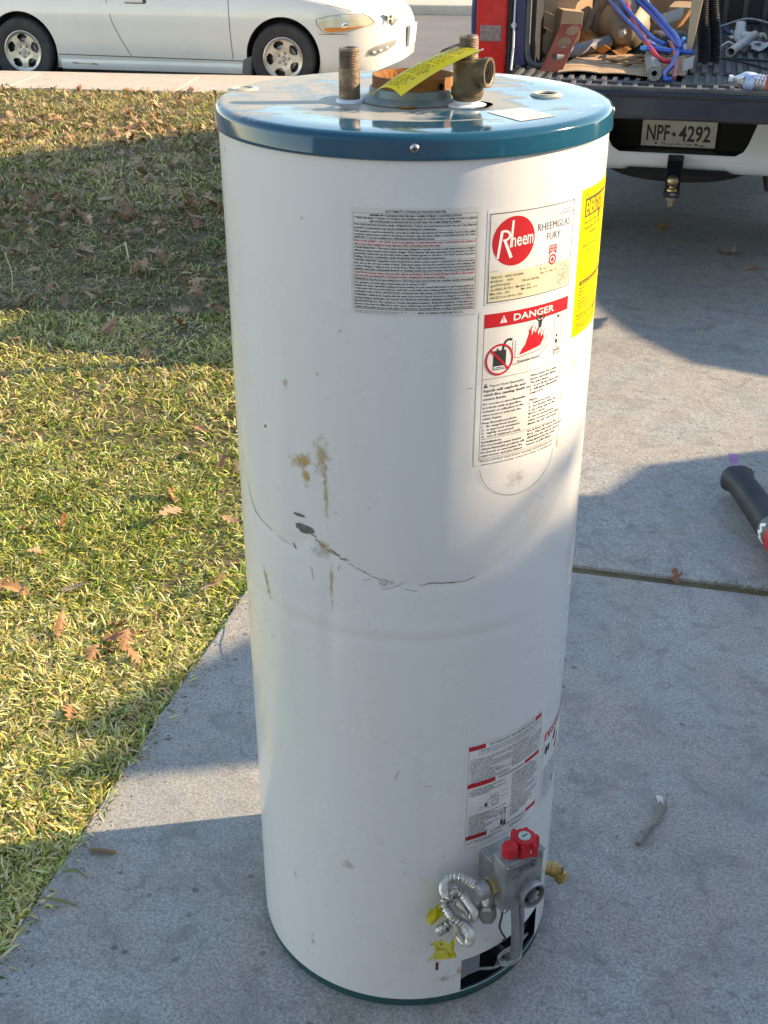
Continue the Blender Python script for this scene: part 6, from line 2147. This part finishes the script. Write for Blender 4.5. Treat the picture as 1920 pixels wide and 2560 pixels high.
tag(MB().lathe([(.004, 0), (.009, 0), (.009, .002), (.004, .002)], 20, Matrix.Translation((-.468, 2.077, .0005)), closed=True).build('washer', M['zinc'], recenter=True), 'small dark metal washer on the concrete near the grass', 'washer')
tag(MB().sweep(smooth_path([(-.376, 2.60, .02), (-.370, 2.50, .012), (-.384, 2.426, .006), (-.366, 2.334, .004)], 4), .0011, 6).sweep([(-.400, 2.46, .012), (-.386, 2.43, .006)], .0008, 6).build('dry_stem', M['twig'], recenter=True), 'thin dark dry stem lying over the concrete edge', 'stem')
tag(MB().sweep(smooth_path([(-1.80, 5.7, .0), (-1.76, 5.5, .10), (-1.68, 5.3, .06), (-1.66, 5.2, .0)], 5), .0022, 6).build('dry_stem', mat('straw_stem', (.50, .42, .24), .7), recenter=True), 'long pale dry stem arching at the left edge of the lawn', 'stem')
tag(MB().sweep(smooth_path([(-1.28, 5.85, .03), (-1.24, 5.70, .09), (-1.20, 5.55, .06)], 4), .004, 6).sweep([(-1.24, 5.70, .09), (-1.30, 5.62, .07)], .003, 6).build('dry_stem', mat('straw_stem2', (.52, .46, .26), .7), recenter=True), 'forked pale straw stem standing in the shaded grass', 'stem')
for lb_, pts in (('broad green blade lying on the concrete at lower left', [(-.62, 1.60, .012), (-.585, 1.592, .012), (-.555, 1.588, .004)]), ('narrow green blade on the concrete above the broad one', [(-.60, 1.665, .010), (-.575, 1.668, .012), (-.55, 1.655, .004)])):
    P3 = [Vector(p) for p in smooth_path(pts, 5)]
    mb = MB()
    vs_ = []
    for i, p in enumerate(P3):
        wv = .0036 * (1 - abs(i / (len(P3) - 1) - .4) * 1.3)
        vs_ += [(p.x, p.y - wv, p.z), (p.x, p.y + wv, p.z + .003)]
    mb.add(vs_, [(2 * i, 2 * i + 1, 2 * i + 3, 2 * i + 2) for i in range(len(P3) - 1)])
    tag(mb.build('green_straw', mat('blade_green', (.17, .20, .07), .5, var=(.22, .19, .08), scale=60), recenter=True), lb_, 'grass blade')
gj = MB()
rg = random.Random(3)
tuft = thing('grass_tuft', 'small green grass tuft growing in the concrete joint at right', 'grass tuft', (.93, 2.695, -.03))
for k in range(14):
    x0_ = (k % 5) * .035 - .07 + rg.uniform(-.01, .01)
    a = rg.uniform(0, 6.3)
    h = rg.uniform(.03, .055)
    p = [(x0_, rg.uniform(-.01, .01) - x0_ * .25, 0), (x0_ + .012 * cos(a), .012 * sin(a) - x0_ * .25, h * .7), (x0_ + .028 * cos(a), .022 * sin(a) - x0_ * .25, h)]
    MB().sweep(p, [.0016, .0014, .0003], 4).build('blade', mat('tuft_green', (.14, .17, .04), .5) if k == 0 else bpy.data.materials['tuft_green'], tuft)

# ------------------------------------------------------------------ reciprocating saw at the right edge
saw = thing('reciprocating_saw', 'red and black reciprocating saw lying on the concrete at the right edge', 'saw', (1.055, 3.10, 0), 0)
SO = Vector((1.055, 3.10, 0))
ax0, ax1 = Vector((1.055, 3.235, .055)), Vector((1.075, 2.86, .062))
d_ = (ax1 - ax0).normalized()
SX = Matrix.Translation(-SO) @ axis_m(ax0, d_) @ Matrix.Rotation(.0, 4, 'Z')
SBX = Matrix.Translation(-SO) @ Matrix.Translation(ax0 + Vector((-.004, 0, .030))) @ Matrix.Rotation(-.12, 4, 'Z') @ Matrix.Rotation(pi / 2 + .1, 4, 'X')
M['boot'] = mat('rubber_boot', (.014, .016, .021), .55, var=(.028, .03, .036), scale=14, bump=.1)
b_ = MB()
prof_s = [(-.012, .030, .030), (.0, .046, .040), (.012, .050, .042), (.03, .040, .036), (.08, .037, .035), (.15, .038, .036), (.22, .040, .038), (.30, .043, .040), (.335, .043, .040)]
vs_ = []
NSG = 28
for zz, ra, rb_ in prof_s:
    for i in range(NSG):
        a = 2 * pi * i / NSG
        k = 1 + .10 * max(0, cos(a - .5)) ** 6 * (1 if zz > .03 else .3)
        e = 2.6
        ca, sa = cos(a), sin(a)
        q = (abs(ca) ** e + abs(sa) ** e) ** (-1 / e)
        vs_.append((ra * q * ca * k, rb_ * q * sa * k, zz))
fs_ = [(j * NSG + i, j * NSG + (i + 1) % NSG, (j + 1) * NSG + (i + 1) % NSG, (j + 1) * NSG + i) for j in range(len(prof_s) - 1) for i in range(NSG)]
fs_ += [tuple(range(NSG)), tuple((len(prof_s) - 1) * NSG + i for i in range(NSG))]
b_.add(vs_, fs_, SX)
bo_ = b_.build('gear_boot', M['boot'], saw, smooth=True, angle=50)
MB().sweep([SX @ Vector((.038, -.012, .02)), SX @ Vector((.042, -.012, .12)), SX @ Vector((.044, -.012, .30))], .010, 10).build('boot_rib', M['boot'], bo_, smooth=True)
MB().box(-.013, .013, -.0008, .0008, -.085, .0, SBX).build('saw_blade', mat('purple_blade', (.34, .14, .34), .3, .8, var=(.5, .3, .45), scale=30), saw)
MB().lathe([(.0425, .325), (.0455, .33), (.0455, .375), (.0425, .38)], 32, SX).build('collar_band', mat('collar_grey', (.10, .10, .105), .45), saw, smooth=True)
for k in range(6):
    a = 2.6 + k * .22
    MB().box(-.002, .002, -.0045, .0045, -.012, .012, SX @ Matrix.Rotation(a, 4, 'Z') @ Matrix.Translation((.0452, 0, .352)) @ Matrix.Rotation(.5 * (-1) ** k, 4, 'X')).build('band_mark', PRINT['white'], saw)
MB().lathe([(.042, .37), (.048, .385), (.050, .45), (.047, .56), (.038, .62), (0, .63)], 32, SX).build('motor_housing', mat('saw_red', (.50, .02, .025), .45, var=(.42, .02, .02), scale=20), saw, smooth=True)
hx0 = SX @ Vector((0, 0, .58))
MB().sweep(smooth_path([hx0, SX @ Vector((.0, -.01, .68)), SX @ Vector((.02, -.01, .76)), SX @ Vector((.06, -.005, .80))], 4), .024, 16).build('handle', M['boot'], saw, smooth=True)

# crumbs of soil and grit on the concrete
gr = MB()
rgr = random.Random(9)
for k in range(900):
    if k < 520:
        y = rgr.uniform(1.2, 3.4)
        x = drive_left(y) + abs(rgr.gauss(0, .05))
    else:
        y = rgr.uniform(1.2, 5.5)
        x = drive_left(y) + rgr.uniform(0, 1.9)
    if (x - HX) ** 2 + (y - HY) ** 2 < .29 ** 2:
        continue
    s = rgr.uniform(.0008, .0028)
    a = rgr.uniform(0, 6.3)
    gr.add([(x + s * cos(a), y + s * sin(a), .0), (x + s * cos(a + 2.1), y + s * sin(a + 2.1), .0), (x + s * cos(a + 4.2), y + s * sin(a + 4.2), .0), (x, y, s * 1.2)], [(0, 1, 3), (1, 2, 3), (2, 0, 3)])
tag(gr.build('soil_crumbs', mat('soil_crumb', (.10, .075, .05), .9, var=(.22, .19, .15), scale=30)), 'dark soil crumbs and grit scattered along the driveway edge', 'grit', kind='stuff')
